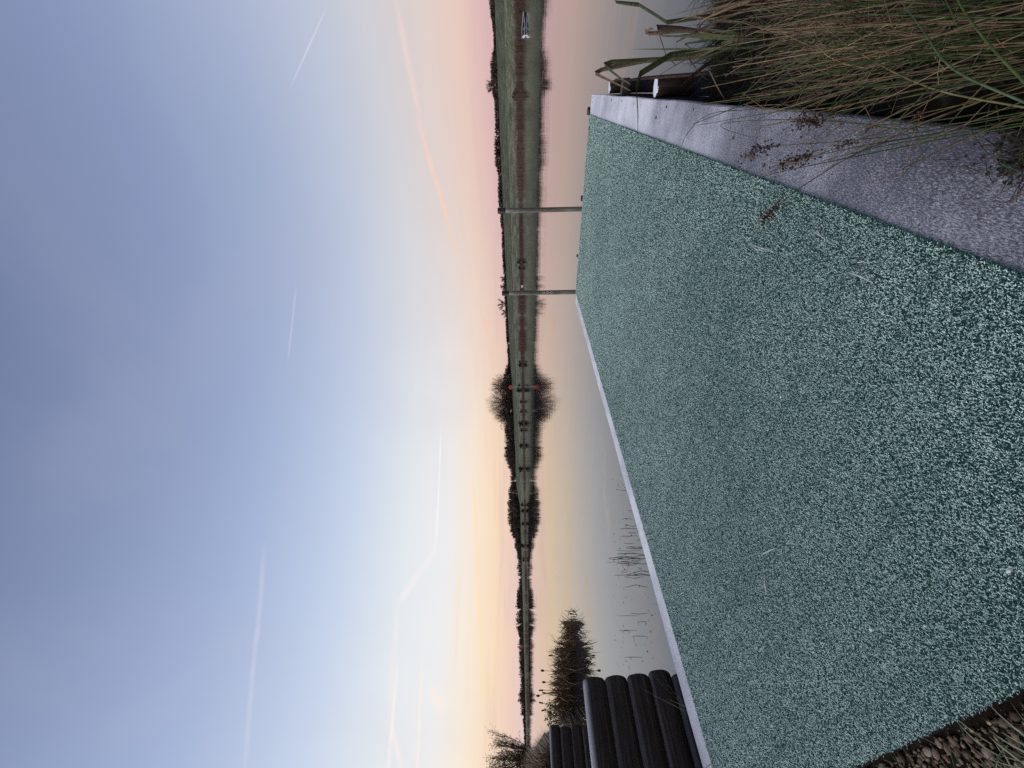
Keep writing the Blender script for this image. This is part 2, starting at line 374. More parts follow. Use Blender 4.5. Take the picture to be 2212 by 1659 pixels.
for X in cols:
    d0 = Ds(X); d1 = d0 + 24; z1 = max(0.55, zat(X, Ytier(X), d1)); d2, z2 = crest(X); z2 = max(z2, z1+.05)
    P = [(d0-14, -1.2), (d0-1, -0.12), (d0+.6, .10)]
    for k in np.linspace(0.12, 0.94, 7): P.append((d0 + (d1-d0)*k, z1*(k**0.9)))
    P += [(d1, z1), (d1+1.2, z1+.03), (d1+4.5, z1+.02)]
    for k in np.linspace(0.1, 0.96, 12): P.append((d1+4.5 + (d2-d1-4.5)*k, z1 + (z2-z1)*(k**0.95)))
    P += [(d2, z2), (d2+25, z2-.5), (d2+200, z2*.9-1), (1500, max(z2*.7, .4)), (4800, .3)]
    for i, (d, z) in enumerate(P):
        p = at(X, d); j = 0.0
        if 3 <= i < 26: j = 0.10*hn(p.x, p.y, .45) + .07*hn(p.x+9, p.y, 1.3)
        V.append((p.x, p.y, z+j))
        if i < 4: cc.append((.55, .45, .36))
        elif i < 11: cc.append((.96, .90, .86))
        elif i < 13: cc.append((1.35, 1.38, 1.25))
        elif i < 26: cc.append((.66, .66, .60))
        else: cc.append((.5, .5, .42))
nr = len(P); F = []
for a in range(len(cols)-1):
    for i in range(nr-1):
        F.append((a*nr+i, (a+1)*nr+i, (a+1)*nr+i+1, a*nr+i+1))
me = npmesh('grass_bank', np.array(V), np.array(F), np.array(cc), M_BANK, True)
tag(link('grass_bank', me), kind='structure')

# reddish reeds along the far waterline
mb = MB()
def far_reeds(X0, X1, n, h0, h1, c_, dd=(-1.5, 2.5)):
    for _ in range(n):
        X = random.uniform(X0, X1)
        if hn(X, 3, .05) + .6*hn(X, 1, .21) < random.uniform(-1.3, .5): continue
        d = Ds(X) + random.uniform(*dd); p = at(X, d, max(-.1, (d-Ds(X))*.2)); h = random.uniform(h0, h1)
        wv = random.uniform(.05, .13); lean = RH*random.uniform(-.3, .3)*h
        s_ = random.uniform(.6, 1.3); c2 = tuple(k_*s_ for k_ in c_)
        mb.add([p - RH*wv, p + RH*wv, p + lean + Vector((0, 0, h))], [(0, 1, 2)], c2)
far_reeds(1230, 1720, 9000, .7, 2.6, (.19, .135, .10))
far_reeds(1500, 1720, 3000, .7, 2.2, (.17, .10, .085))
far_reeds(880, 1230, 5000, .4, 1.2, (.14, .08, .07))
far_reeds(900, 1030, 2600, .8, 2.6, (.16, .10, .08))
far_reeds(-60, 900, 6500, .2, .65, (.12, .08, .065))
tag(mb.build('shore_reeds', M_TREE), kind='stuff', label='reddish brown reeds fringing the far waterline below the green bank', cat='reeds')

# ------------------------------------------------------------------ trees
def bare_mesh(seed, h, wd, twigs=240, trunk=True, tw=0.09, c_=(.045, .033, .028), fan=1.0, floor=0.25, lw=1.2):
    rd = random.Random(seed); mb = MB()
    tips = []
    nst = 1 if trunk else rd.randint(5, 8)
    for s_ in range(nst):
        b0 = Vector((rd.uniform(-.15, .15)*wd*(0 if trunk else 1), rd.uniform(-.1, .1)*wd, -.3))
        limbs = rd.randint(7, 10) if trunk else rd.randint(2, 4)
        fork = Vector((b0.x, b0.y, h*rd.uniform(.16, .28)))
        if trunk: mb.tube([b0, (b0+fork)/2, fork], [h*.028, h*.022, h*.018], 5, c_)
        for l in range(limbs):
            a = 2*math.pi*(l + rd.random()*.7)/limbs; e = rd.uniform(.15, 1.0)*fan
            end = Vector((math.cos(a)*wd*.5*e*rd.uniform(.6, 1), math.sin(a)*wd*.5*e*rd.uniform(.6, 1), h*rd.uniform(.62, .93)*(1-.28*e*e))) + Vector((b0.x, b0.y, 0))
            st = fork if trunk else b0
            mid = st.lerp(end, .5) + Vector((math.cos(a)*wd*.06, math.sin(a)*wd*.06, h*.03))
            mb.tube([st, mid, end], [h*.014, h*.009, h*.004], 3, c_, caps=False)
            for q in (0.35, .5, .62, .75, .88, 1.0): tips.append(((st.lerp(mid, q*2) if q < .5 else mid.lerp(end, q*2-1)), a))
    for _ in range(twigs):
        p, a = rd.choice(tips); a2 = a + rd.gauss(0, 1.1); L = h*rd.uniform(.08, .24)*lw
        d = Vector((math.cos(a2)*rd.uniform(.1, .9), math.sin(a2)*rd.uniform(.1, .9), rd.uniform(.25, 1.1))).normalized()
        q = p + d*L
        if q.z > h: q.z = h*rd.uniform(.94, 1.0)
        side = d.cross(Vector((rd.gauss(0, 1), rd.gauss(0, 1), rd.gauss(0, 1)))).normalized()
        w_ = tw*rd.uniform(.5, 1.2); k = rd.uniform(.7, 1.5); cc_ = tuple(v_*k for v_ in c_)
        mb.add([p - side*w_, p + side*w_, q], [(0, 1, 2)], cc_)
        if rd.random() < .75:
            m_ = p.lerp(q, rd.uniform(.3, .7)); e_ = m_ + (d + Vector((rd.gauss(0, .6), rd.gauss(0, .6), rd.uniform(-.1, .5)))).normalized()*L*.6
            e_.z = min(e_.z, h)
            mb.add([m_ - side*w_*.7, m_ + side*w_*.7, e_], [(0, 1, 2)], cc_)
    return mb
def bush_mesh(seed, h, wd, n=420, leaf=.28, c_=(.03, .028, .022), lumps=7, hang=1.0):
    rd = random.Random(seed); mb = MB(); L = []
    for _ in range(lumps):
        a = rd.uniform(0, 6.28); r0 = wd*.5*math.sqrt(rd.random())*.75
        L.append((math.cos(a)*r0, math.sin(a)*r0, h*rd.uniform(.25, .72), wd*rd.uniform(.16, .30), h*rd.uniform(.18, .32)))
    for _ in range(n):
        x0, y0, z0, rw, rh = rd.choice(L)
        d = Vector((rd.gauss(0, 1), rd.gauss(0, 1), rd.gauss(0, 1))).normalized()*(rd.random()**.35)
        p = Vector((x0 + d.x*rw, y0 + d.y*rw, max(.02*h, z0 + d.z*rh)))
        if rd.random() < .3: p.z *= rd.uniform(.05, .6)
        u_ = Vector((rd.gauss(0, 1), rd.gauss(0, 1), rd.gauss(0, 1))).normalized(); v_ = u_.cross(Vector((rd.gauss(0, 1), rd.gauss(0, 1), rd.gauss(0, 1)))).normalized()
        s_ = leaf*rd.uniform(.5, 1.3); k = rd.uniform(.55, 1.7); cc_ = tuple(q*k for q in c_)
        mb.add([p - u_*s_, p + v_*s_*.5, p + u_*s_, p - v_*s_*.5], [(0, 1, 2, 3)], cc_)
    for _ in range(5):
        a = rd.uniform(0, 6.28); mb.tube([(0, 0, -.3), (math.cos(a)*wd*.12, math.sin(a)*wd*.12, h*.3), (math.cos(a)*wd*.25, math.sin(a)*wd*.25, h*.6)], [h*.02, h*.014, h*.006], 3, c_, caps=False)
    return mb
def dome_mesh(seed, h, wd, n, c_=(.055, .040, .032), tw=.05):
    """many fine limbs fanning out of one base to a rounded crown"""
    rd = random.Random(seed); mb = MB()
    for _ in range(n):
        a = rd.uniform(0, 6.28); th = math.acos(rd.uniform(.12, 1.0)); k = rd.uniform(.78, 1.0)*(1 + .06*math.sin(3*a+seed))
        end = Vector((math.cos(a)*math.sin(th)*wd*.5*k, math.sin(a)*math.sin(th)*wd*.5*k, h*(.20 + .80*math.cos(th)**.8)*k))
        b0 = Vector((rd.gauss(0, .03)*wd, rd.gauss(0, .03)*wd, 0)); mid = b0.lerp(end, .55) + Vector((-end.x*.12, -end.y*.12, h*.06))
        q_ = b0.lerp(mid, rd.uniform(.0, .6)); cc_ = shade(c_, rd.uniform(.7, 1.4))
        mb.tube([q_, mid, end], [tw*rd.uniform(1.0, 2.2), tw*1.0, tw*.4], 3, cc_, caps=False)
        for _k in range(7):
            p = mid.lerp(end, rd.uniform(.05, .95)); dd = ((end-mid).normalized() + Vector((rd.gauss(0, .45), rd.gauss(0, .45), rd.gauss(.1, .35)))).normalized()
            q = p + dd*h*rd.uniform(.08, .20); sd_ = dd.cross(Vector((rd.gauss(0, 1), rd.gauss(0, 1), rd.gauss(0, 1)))).normalized(); w_ = tw*rd.uniform(.5, .9)
            mb.add([p - sd_*w_, p + sd_*w_, q], [(0, 1, 2)], cc_)
    return mb
def reuse(name, me, loc, sx, sz, rz, label, cat, group):
    o = bpy.data.objects.new(name, me); col.objects.link(o); o.location = loc; o.scale = (sx, sx, sz); o.rotation_euler = (0, 0, rz)
    return tag(o, label, cat, group)
HEDGE = [bare_mesh(100+i, 1, 1.15, 760, i % 2 == 0, .014, (.075, .053, .046), 1.0) .mesh('hedge_tree', M_TREE) for i in range(6)]
DENSE = [bush_mesh(200+i, 1, 1.15, 520, .09, (.058, .045, .037), 9).mesh('dense_tree', M_TREE) for i in range(5)]
OAK = [bare_mesh(300+i, 1, 1.0, 420, True, .012, (.06, .04, .036), 1.0).mesh('bare_tree', M_TREE) for i in range(4)]
# outline of the trees on the crest (row of their tops in the upright view)
Ytop = interp([(-60, 1122), (0, 1128), (60, 1131), (79, 1131.5), (105, 1127), (147, 1117.5), (160, 1120), (200, 1120), (262, 1117), (310, 1113), (375, 1111.5), (400, 1117), (427, 1113), (446, 1116),
               (470, 1115), (482, 1109), (495, 1107), (512, 1098), (530, 1094.5), (560, 1093.5), (600, 1095), (613, 1099), (640, 1101), (655, 1092), (672, 1086), (694, 1087), (735, 1087), (752, 1087),
               (760, 1092), (852, 1094), (876, 1097), (925, 1093), (982, 1090), (1074, 1086), (1154, 1082), (1238, 1075), (1285, 1075), (1312, 1067), (1369, 1068), (1409, 1068),
               (1448, 1064), (1460, 1060), (1500, 1058), (1532, 1060), (1553, 1067), (1601, 1064), (1633, 1059), (1659, 1054), (1700, 1052)])
rd = random.Random(5)
X = 1710.0
def zone(X): return 'right of the right far post' if X > 1218 else ('between the two far posts' if X > 1022 else 'left of the left far post')
while X > 852:                                        # hedge along the crest of the green bank
    for dense in (True, False, None):
        if dense is None and rd.random() < .5: continue
        XX = X + rd.uniform(-3, 3); d, z = crest(XX); d += rd.uniform(1, 6); u_ = (Ycrest(XX) - Ytop(XX))*d/FPX
        h = max(1.6, u_*(rd.uniform(.40, .68) if dense else rd.uniform(.85, 1.15))); z = zat(XX, Ycrest(XX), d) - .4
        wd = max(h*.9, 4.6)*rd.uniform(.9, 1.4)
        reuse('hedge_bush' if dense else 'hedge_tree', rd.choice(DENSE if dense else HEDGE), at(XX, d, z), wd, h+.4, rd.uniform(0, 6.28),
              ('dark shrub in the crest hedge ' if dense else 'leafless twiggy tree in the crest hedge ') + zone(XX), 'bush' if dense else 'tree',
              ('dense shrubs of the crest hedge ' if dense else 'bare trees of the crest hedge ') + zone(XX))
    X -= rd.uniform(7.5, 11)
for X, Y, wpx, lab in [(1474, 1048, 26, 'bare whippy tree standing tallest in the right part of the crest hedge'), (1003, 1074, 30, 'round bare tree above the crest hedge just left of the left far post'),
                       (1040, 1080, 20, 'pale thin tree above the crest hedge just right of the left far post'), (1056, 1079, 16, 'small fan shaped tree above the crest hedge between the two far posts'),
                       (983, 1082, 22, 'lower bare tree on the left shoulder of the round tree by the left far post')]:
    d, z = crest(X); d += 4; z = zat(X, Ycrest(X), d) - .4; h = (Ycrest(X)-Y)*d/FPX + .4
    reuse('bare_tree', rd.choice(OAK), at(X, d, z), wpx*d/FPX, h, rd.uniform(0, 6), lab, 'tree', None)
def wz(X): return 'close left of the great willow' if X > 690 else ('in the middle of the wooded shoulder' if X > 590 else 'above the low end of the green bank')
X = 760.0
while X > 455:                                        # dark wood on the shoulder of the bank
    for row in range(3):
        XX = X + rd.uniform(-4, 4); d = Ds(X) + 82 + row*9 + rd.uniform(-2, 2); base = Ycrest(XX); z = zat(XX, base, d) - 1.0
        h = max(2.0, (base - Ytop(XX))*d/FPX*(rd.uniform(.55, .8) if row == 0 else rd.uniform(.78, 1.03))) + 1.0
        dense = row == 0 or rd.random() < .35
        reuse('dense_tree' if dense else 'wood_tree', rd.choice(DENSE if dense else HEDGE), at(XX, d, z), max(h*.75, 3.5)*rd.uniform(.8, 1.2), h, rd.uniform(0, 6.28),
              ('dark bushy tree in the wood ' if dense else 'bare tree in the wood ') + wz(XX) + (', front row' if row == 0 else ', back row'), 'tree', ('bushy trees of the wood ' if dense else 'bare trees of the wood ') + wz(XX) + (' front' if row == 0 else ' back'))
    X -= rd.uniform(7, 10)
def lz(X): return 'right of the dim red ring' if X > 290 else ('just left of the dim red ring' if X > 150 else 'above the brown bank and log walls')
X = 480.0
while X > -40:                                        # low tree line across the water on the left
    for row in range(2):
        XX = X + rd.uniform(-4, 4); d = Ds(X) + 70 + row*14 + rd.uniform(-2, 2); base = yh(XX) + 3.5; z = max(.4, zat(XX, base, d)) - .8
        h = max(1.6, (yh(XX) + 3.5 - Ytop(XX))*d/FPX*(rd.uniform(.55, .85) if row == 0 else rd.uniform(.8, 1.05))) + .8
        dense = row == 0 or rd.random() < .4
        reuse('far_bush' if dense else 'far_tree', rd.choice(DENSE if dense else HEDGE), at(XX, d, z), max(h*.8, 3.2)*rd.uniform(.9, 1.3), h, rd.uniform(0, 6.28),
              ('dark bush in the far left tree line, ' if dense else 'bare tree in the far left tree line, ') + lz(XX), 'bush' if dense else 'tree', ('far left bushes ' if dense else 'far left bare trees ') + lz(XX))
    X -= rd.uniform(8, 12)
# the great round willow: several stems rising from one thicket
def two_part(name, loc, label, cat, parts, group=None):
    o = empty(name, loc, label, cat, group)
    for nm, mb_, mt in parts: mb_.build(nm, mt, o)
    return o
BK = (.070, .052, .040)
for X, Y, wpx, s_, lab in [(826, 1056, 60, 11, 'right hand bare willow of the great round clump on the bank crest'), (789, 1047, 78, 12, 'tallest bare willow in the middle of the great round clump on the bank crest'),
                           (762, 1063, 46, 13, 'left hand bare willow of the great round clump on the bank crest')]:
    d, z = crest(X); d += 5; z = zat(X, Ycrest(X), d) - .4; h = (Ycrest(X)-Y)*d/FPX + .4; wd = wpx*d/FPX
    tr = MB(); tr.tube([(0, 0, -.3), (.1, 0, h*.2)], [h*.035, h*.028], 6, BK)
    two_part('willow_tree', at(X, d, z), lab, 'tree', [('trunk', tr, M_TREE), ('crown', dome_mesh(s_, h, wd, 330, BK, .042), M_TREE)])
for X, Y, wpx, s_, lab in [(836, 1086, 40, 21, 'dark thicket bush below the right side of the great round willow'), (806, 1079, 50, 22, 'tall dark thicket bush at the foot of the great round willow'),
                           (770, 1079, 50, 23, 'dark thicket bush below the left side of the great round willow'), (858, 1092, 16, 24, 'small dark tree standing right beside the great round willow'),
                           (788, 1092, 30, 25, 'low dark bush filling the middle of the thicket under the great willow'), (822, 1093, 30, 26, 'low dark bush in the thicket right behind the red ring'), (752, 1093, 26, 27, 'low dark bush where the thicket meets the wood')]:
    d, z = crest(X); d += 1.5; z = zat(X, Ycrest(X), d) - .4; h = (Ycrest(X)-Y)*d/FPX*1.1 + .4; wd = wpx*d/FPX
    tag(bush_mesh(s_, h, wd*1.5, 2800 if wpx > 20 else 700, .42, (.040, .033, .026), 16).build('thicket_bush', M_TREE, None, loc=at(X, d, z)), lab, 'bush')
d, z = crest(664); tag(bush_mesh(31, 6.0, 6.5, 500, .3, (.075, .062, .022), 6).build('ivy_bush', M_TREE, None, loc=at(662, d-1, z-.4)), 'olive yellow rounded bush low in the dark wood', 'bush')
# dark shrubs along the far shore
SHR = [bush_mesh(400+i, 1, 1.25, 260, .12, (.022, .018, .012)).mesh('shore_bush', M_TREE) for i in range(4)]
names = ['above the far left reeds', 'near the left end of the green bank', 'below the low end of the dark wood', 'below the middle of the dark wood']
for X, hp, wp, lab in [(1458, 17, 26, 'round brown bush on the waterline below the right part of the hedge'), (1340, 7, 10, 'small tan bush on the waterline between the round brown bush and the right far post'),
                       (1096, 9, 14, 'dark bush on the shore midway between the two far posts'), (1080, 7, 11, 'smaller dark bush on the shore just left of the one between the far posts'),
                       (873, 9, 15, 'dark bush on the shore right of the red ring sign'), (821, 13, 18, 'largest dark shore bush directly under the red ring sign'), (791, 7, 8, 'small dark shore bush first left of the red ring sign'),
                       (771, 7, 8, 'small dark shore bush second left of the red ring sign'), (742, 11, 14, 'dark shore bush at the left edge of the willow reflection'), (730, 7, 9, 'little dark shore bush touching the left side of a bigger one'),
                       (696, 10, 13, 'square dark shore bush below the wood'), (646, 11, 14, 'dark shore bush below the right gap of the wood'), (569, 8, 8, 'narrow dark shore bush where the green bank ends'),
                       (555, 8, 10, 'dark shore bush second left of where the green bank ends'), (527, 8, 9, 'round dark shore bush below the tall wood'), (480, 9, 13, 'dark shore bush below the low left end of the wood'),
                       (452, 6, 9, 'small dark shore bush left of the wood')]:
    d = Ds(X) + 2.5; h = hp*d/FPX; wd = wp*d/FPX
    brown = X in (1458, 1340)
    me_ = bush_mesh(int(X), 1, 1.2, 420, .11, (.07, .05, .035)).mesh('shore_bush', M_TREE) if brown else rd.choice(SHR)
    reuse('shore_bush', me_, at(X, d, .25), wd*.85, h*1.1, rd.uniform(0, 6), lab, 'bush', None)

# red ring signs on the far shore
def ring_sign(X, Yc, dia_px, d, label):
    zc_ = zat(X, Yc, d); dia = dia_px*d/FPX; r = dia/2
    base = .9
    o = empty('ring_sign', at(X, d, base), label, 'sign'); o.rotation_euler = (0, 0, YAW)
    p = MB(); p.tube([(0, 0.05*dia, -.6), (0, 0.05*dia, zc_-base)], dia*.020, 6); p.build('post', M_FROSTMETAL, o)
    rg = MB(); n = 20; k = 6
    vs_ = []; fs = []
    for i in range(n):
        a = 2*math.pi*i/n
        for j in range(k):
            q = 2*math.pi*j/k; rr_ = r*.74 + r*.26*math.cos(q)
            vs_.append((rr_*math.cos(a), r*.2*math.sin(q), zc_-base + rr_*math.sin(a)))
    for i in range(n):
        for j in range(k):
            fs.append((i*k+j, ((i+1) % n)*k+j, ((i+1) % n)*k+(j+1) % k, i*k+(j+1) % k))
    rg.add(vs_, fs); rg.build('ring', M_RED, o, True)
    bk = MB(); bk.tube([(0, r*.12, zc_-base), (0, r*.2, zc_-base)], r*.62, 14); bk.build('backing', M_LINING, o)
    wh = MB(); wh.tube([(-r*.1, -r*.02, zc_-base-r*.2), (r*.12, -r*.02, zc_-base+r*.12)], r*.16, 6); wh.build('rope_coil', M_WHITE, o, True)
ring_sign(823, 1103.4, 9.0, 196, 'red ring on a thin white post on the bank in front of the great willow')
ring_sign(263, 1126.5, 6.4, 172, 'small dim red ring on a post before the far left tree line')
# open white boat
bd = 62.0; bX = 1605
bo = empty('rowing_boat', at(bX, bd, 0.10), 'open white rowing boat with dark inside afloat below the reedy right shore', 'boat'); bo.rotation_euler = (0, 0, 0)
L2 = 47*bd/FPX/2
def hull(scale_w, z0, z1, flare):
    mb_ = MB(); secs = 12; vs_ = []; fs = []
    for i in range(secs+1):
        q = i/secs; x = -L2 + 2*L2*q
        wv = .52*min(1.0, (1.005-q)**1.0*1.55)*(0.72 + .28*min(1, q*3)); sh = .10*(q**2)
        vs_ += [(x, -wv*scale_w, z1+sh), (x, -wv*flare*scale_w, z0), (x, wv*flare*scale_w, z0), (x, wv*scale_w, z1+sh)]
    for i in range(secs):
        for j in range(3): fs.append((i*4+j, (i+1)*4+j, (i+1)*4+j+1, i*4+j+1))
    fs += [(0, 1, 2, 3), (secs*4+3, secs*4+2, secs*4+1, secs*4)]
    mb_.add(vs_, fs); return mb_
hull(1.0, -.14, .20, .7).build('hull', M_HULL, bo, True)
hull(.93, .02, .205, .7).build('lining', M_LINING, bo, True)
for sgn, nm in ((-1, 'gunwale'), (1, 'gunwale')):
    g = MB(); pts = []
    for i in range(13):
        q = i/12; wv = .52*min(1.0, (1.005-q)**1.0*1.55)*(0.72 + .28*min(1, q*3)); pts.append((-L2 + 2*L2*q, sgn*wv, .22 + .10*q*q))
    g.tube(pts, .042, 5); g.build(nm, M_WHITE, bo, True)
g = MB(); g.box(-L2-.03, -L2+.06, -.36, .36, -.05, .25); g.build('transom', M_WHITE, bo)
for q in (-.35, .3):
    g = MB(); g.box(L2*q-.1, L2*q+.1, -.4, .4, .12, .15); g.build('seat', M_HULL, bo)
bo.rotation_euler = (R(27), R(2), YAW - R(8))
# small white float by the left far post
fo = empty('buoy', at(1040, 196, 0), 'small white float lying on the far water near the left post', 'buoy')
g = MB(); g.blob((0, 0, .12), (.75, .4, .30), n=10, m=6, jit=.03); g.build('float_body', M_WHITE, fo, True)
g = MB(); g.tube([(.45, 0, .3), (.5, 0, .8)], .09, 6); g.build('handle', M_WHITE, fo)

# ------------------------------------------------------------------ jetty
DZ = 0.30
XL, XLI, XT, XR, YF, YN = -3.715, -3.49, -0.389, -0.107, 7.90, 0.352
jet = empty('jetty', (0, 0, 0), 'wooden jetty covered in green frosted artificial turf running out over the lake', 'jetty')
def plank(name, x0, x1, y0, y1, z0, z1, mt, wob=.004):
    mb_ = MB(); ny = max(2, int((y1-y0)/.12)); nx = 5; b_ = .006
    vs_ = []; fs = []
    prof_ = [(x0, z0), (x0, z1-b_), (x0+b_, z1)] + [(x0 + (x1-x0)*k/nx, z1) for k in range(1, nx)] + [(x1-b_, z1), (x1, z1-b_), (x1, z0)]
    n_ = len(prof_)
    for i in range(ny+1):
        y = y0 + (y1-y0)*i/ny
        wl, wr = wob*hn(y, x0, 5), wob*hn(y, x1, 4)
        for (x, z) in prof_:
            vs_.append((x + (wl if x < (x0+x1)/2 else wr), y, z + (.0025*hn(x*3, y, 3) if z > z1-.02 else 0)))
    for i in range(ny):
        for j in range(n_-1): fs.append((i*n_+j, i*n_+j+1, (i+1)*n_+j+1, (i+1)*n_+j))
    fs += [tuple(range(n_-1, -1, -1)), tuple(range(ny*n_, (ny+1)*n_))]
    mb_.add(vs_, fs); return mb_.build(name, mt, jet)
JT = .006
ys_l = [YN-.02, .62, 3.02, 5.42, YF]
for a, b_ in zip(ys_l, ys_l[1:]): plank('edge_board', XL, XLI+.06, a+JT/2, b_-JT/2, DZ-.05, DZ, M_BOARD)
ys_r = [YN-.02, 2.35, 4.72, YF]
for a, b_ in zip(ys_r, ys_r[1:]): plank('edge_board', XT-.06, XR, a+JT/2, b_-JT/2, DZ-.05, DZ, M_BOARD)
mb = MB(); mb.box(XLI+.065, XT-.065, YN, YF-.002, DZ-.05, DZ-.006); mb.build('deck_panel', M_FASCIA, jet)
mb = MB(); mb.box(XR-.06, XR-.012, YN, YF-.02, -.05, DZ-.053); mb.build('fascia_board', M_FASCIA, jet)
mb = MB(); mb.box(XL+.012, XL+.06, YN, YF-.02, -.05, DZ-.053); mb.build('fascia_board', M_FASCIA, jet)
mb = MB(); mb.box(XL+.065, XR-.065, YF-.06, YF-.015, -.05, DZ-.053); mb.build('fascia_board', M_FASCIA, jet)
# nail and screw heads, knot holes in the right edge board
for (x, y) in [(-.150, 7.75), (-.21, 7.76), (-.36, 7.78), (-.15, 7.25), (-.15, 6.75), (-.15, 6.2), (-.15, 5.6), (-.16, 5.0), (-.235, 4.15), (-.15, 3.9), (-.145, 3.3), (-.25, 2.6), (-.33, 2.2)]:
    g = MB(); g.tube([(x, y, DZ-.004), (x, y, DZ+.003)], random.uniform(.006, .011), 8); g.build('nail_head', M_STEEL, jet)
# the turf: backing sheet and curled, rime tipped fibres
mb = MB(); mb.box(XLI, XT, YN-.006, YF-.01, DZ+.001, DZ+.010, (.012, .040, .032)); mb.build('turf_backing', M_TURF, jet)
def fibres(name, n, x0, x1, y0, y1, zb, dens, lmin, lmax, wmul=lambda y: 1.0, frost=1.0, edge=False):
    x = rng.uniform(x0, x1, n*7); y = rng.uniform(y0, y1, n*7); rr_ = np.hypot(x, y)
    keep = rng.random(n*7) < dens(rr_); x = x[keep][:n]; y = y[keep][:n]; n = len(y); rr_ = np.hypot(x, y)
    ph = rng.uniform(0, 2*np.pi, n); Lh = rng.uniform(lmin, lmax, n); sc = wmul(rr_)
    th = rng.uniform(.25, .95, n); cu = rng.uniform(.15, .75, n)
    wv = rng.uniform(.00075, .0012, n)*sc; tw = rng.normal(0, .5, n); az2 = rng.normal(0, .55, n)
    P = np.stack([x, y, np.full(n, zb)], 1); V = np.zeros((n, 5, 3)); C = np.zeros((n, 5, 3))
    fr = np.where(rng.random(n) < .70, np.clip(rng.normal(.92, .12, n), 0, 1), np.clip(rng.normal(.14, .10, n), 0, 1))*frost
    q_ = np.clip((rr_-2.2)/4.5, 0, 1); fr = fr*(1-.55*q_) + .80*frost*.55*q_          # rime evens out over the water
    lowf = (np.sin(x*1.7 + 1.3*np.sin(y*1.2)) + .7*np.sin(y*2.9 + 1.7*np.sin(x*2.3+1)) + .5*np.sin(x*6.1 + 2*np.sin(y*4.7)) + .4*np.sin(y*9.3 + 1.5*np.sin(x*7.9)))/2.6
    fr = np.clip(fr*(.90 + .17*lowf)*(1 - .13*(np.abs(((y + .02*np.sin(x*3)) % .31) - .155) < .022)), 0, 1)
    tipc = np.array([.80, 1.0, .92]); basec = np.array([.006, .030, .025]); midc = np.array([.05, .19, .15])
    for k in range(3):
        q = k/2
        sd_ = np.stack([-np.sin(ph+tw*q), np.cos(ph+tw*q), .3*np.sin(tw*3*q+ph)], 1)
        wk = (wv*(.75 + .5*q))[:, None]
        f_ = np.clip((q-.10)/.60, 0, 1)**.8
        cc_ = basec*(1-q) + midc*q
        mixk = (f_*fr)[:, None]; cv = cc_*(1-mixk) + tipc*mixk
        if k < 2: V[:, 2*k] = P - sd_*wk; V[:, 2*k+1] = P + sd_*wk; C[:, 2*k] = cv; C[:, 2*k+1] = cv
        else: V[:, 4] = P; C[:, 4] = cv
        st = Lh*sc**.5/2
        P = P + np.stack([np.cos(ph)*np.sin(th), np.sin(ph)*np.sin(th), np.cos(th)], 1)*st[:, None]
        th = th + cu*1.5; ph = ph + az2
    F_ = ((np.arange(n)*5)[:, None, None] + np.array([[0, 1, 3], [0, 3, 2], [2, 3, 4]])[None]).reshape(-1, 3)
    return npmesh(name, V.reshape(-1, 3), F_, C.reshape(-1, 3), M_TURF)
me = fibres('turf_fibres', 680000, XLI-.005, XT+.005, YN-.012, YF, DZ+.009, lambda r: np.clip((1.65/r)**1.12, 0, 1), .0060, .0115, lambda r: np.maximum(1.0, r/1.7)**.68)
tag(link('turf_fibres', me, jet), kind='stuff')
# darker ragged hem where the turf ends on the right board
me = fibres('turf_hem', 9000, XT-.002, XT+.009, YN, YF, DZ+.003, lambda y: np.ones_like(y), .008, .018, frost=.03)
tag(link('turf_hem', me, jet), kind='stuff')

# frosted grab handle outside the left edge
hd = empty('grab_handle', (XL-.005, 4.35, DZ-.06), 'white frosted metal handle on the outer left edge of the jetty', 'handle')
g = MB(); g.tube([(0.02, -.09, -.02), (-.05, -.085, .01), (-.062, -.06, .02), (-.062, .06, .02), (-.05, .085, .01), (.02, .09, -.02)], .016, 8); g.build('bar', M_FROSTMETAL, hd, True)
for y in (-.09, .09):
    g = MB(); g.box(.003, .012, y-.03, y+.03, -.05, .01); g.build('bracket', M_STEEL, hd)
# black fender caps on the far edge
for x, sx, lab in [(-.335, .055, 'black rubber fender at the right corner of the far edge of the jetty'), (-1.66, .045, 'black rubber fender on the far edge just right of the right post'), (-2.72, .022, 'smallest black rubber stud on the far edge midway between the two posts')]:
    f_ = empty('fender', (x, YF+.03, DZ), lab, 'fender')
    g = MB(); g.tube([(-sx, 0, .012), (-sx*.8, 0, .018), (sx*.8, 0, .018), (sx, 0, .012)], [.016, .03, .03, .016], 8); g.build('pad', M_BLACK, f_, True)
    g = MB(); g.box(-.012, .012, -.028, .012, -.12, .01); g.build('strap', M_STEEL, f_)
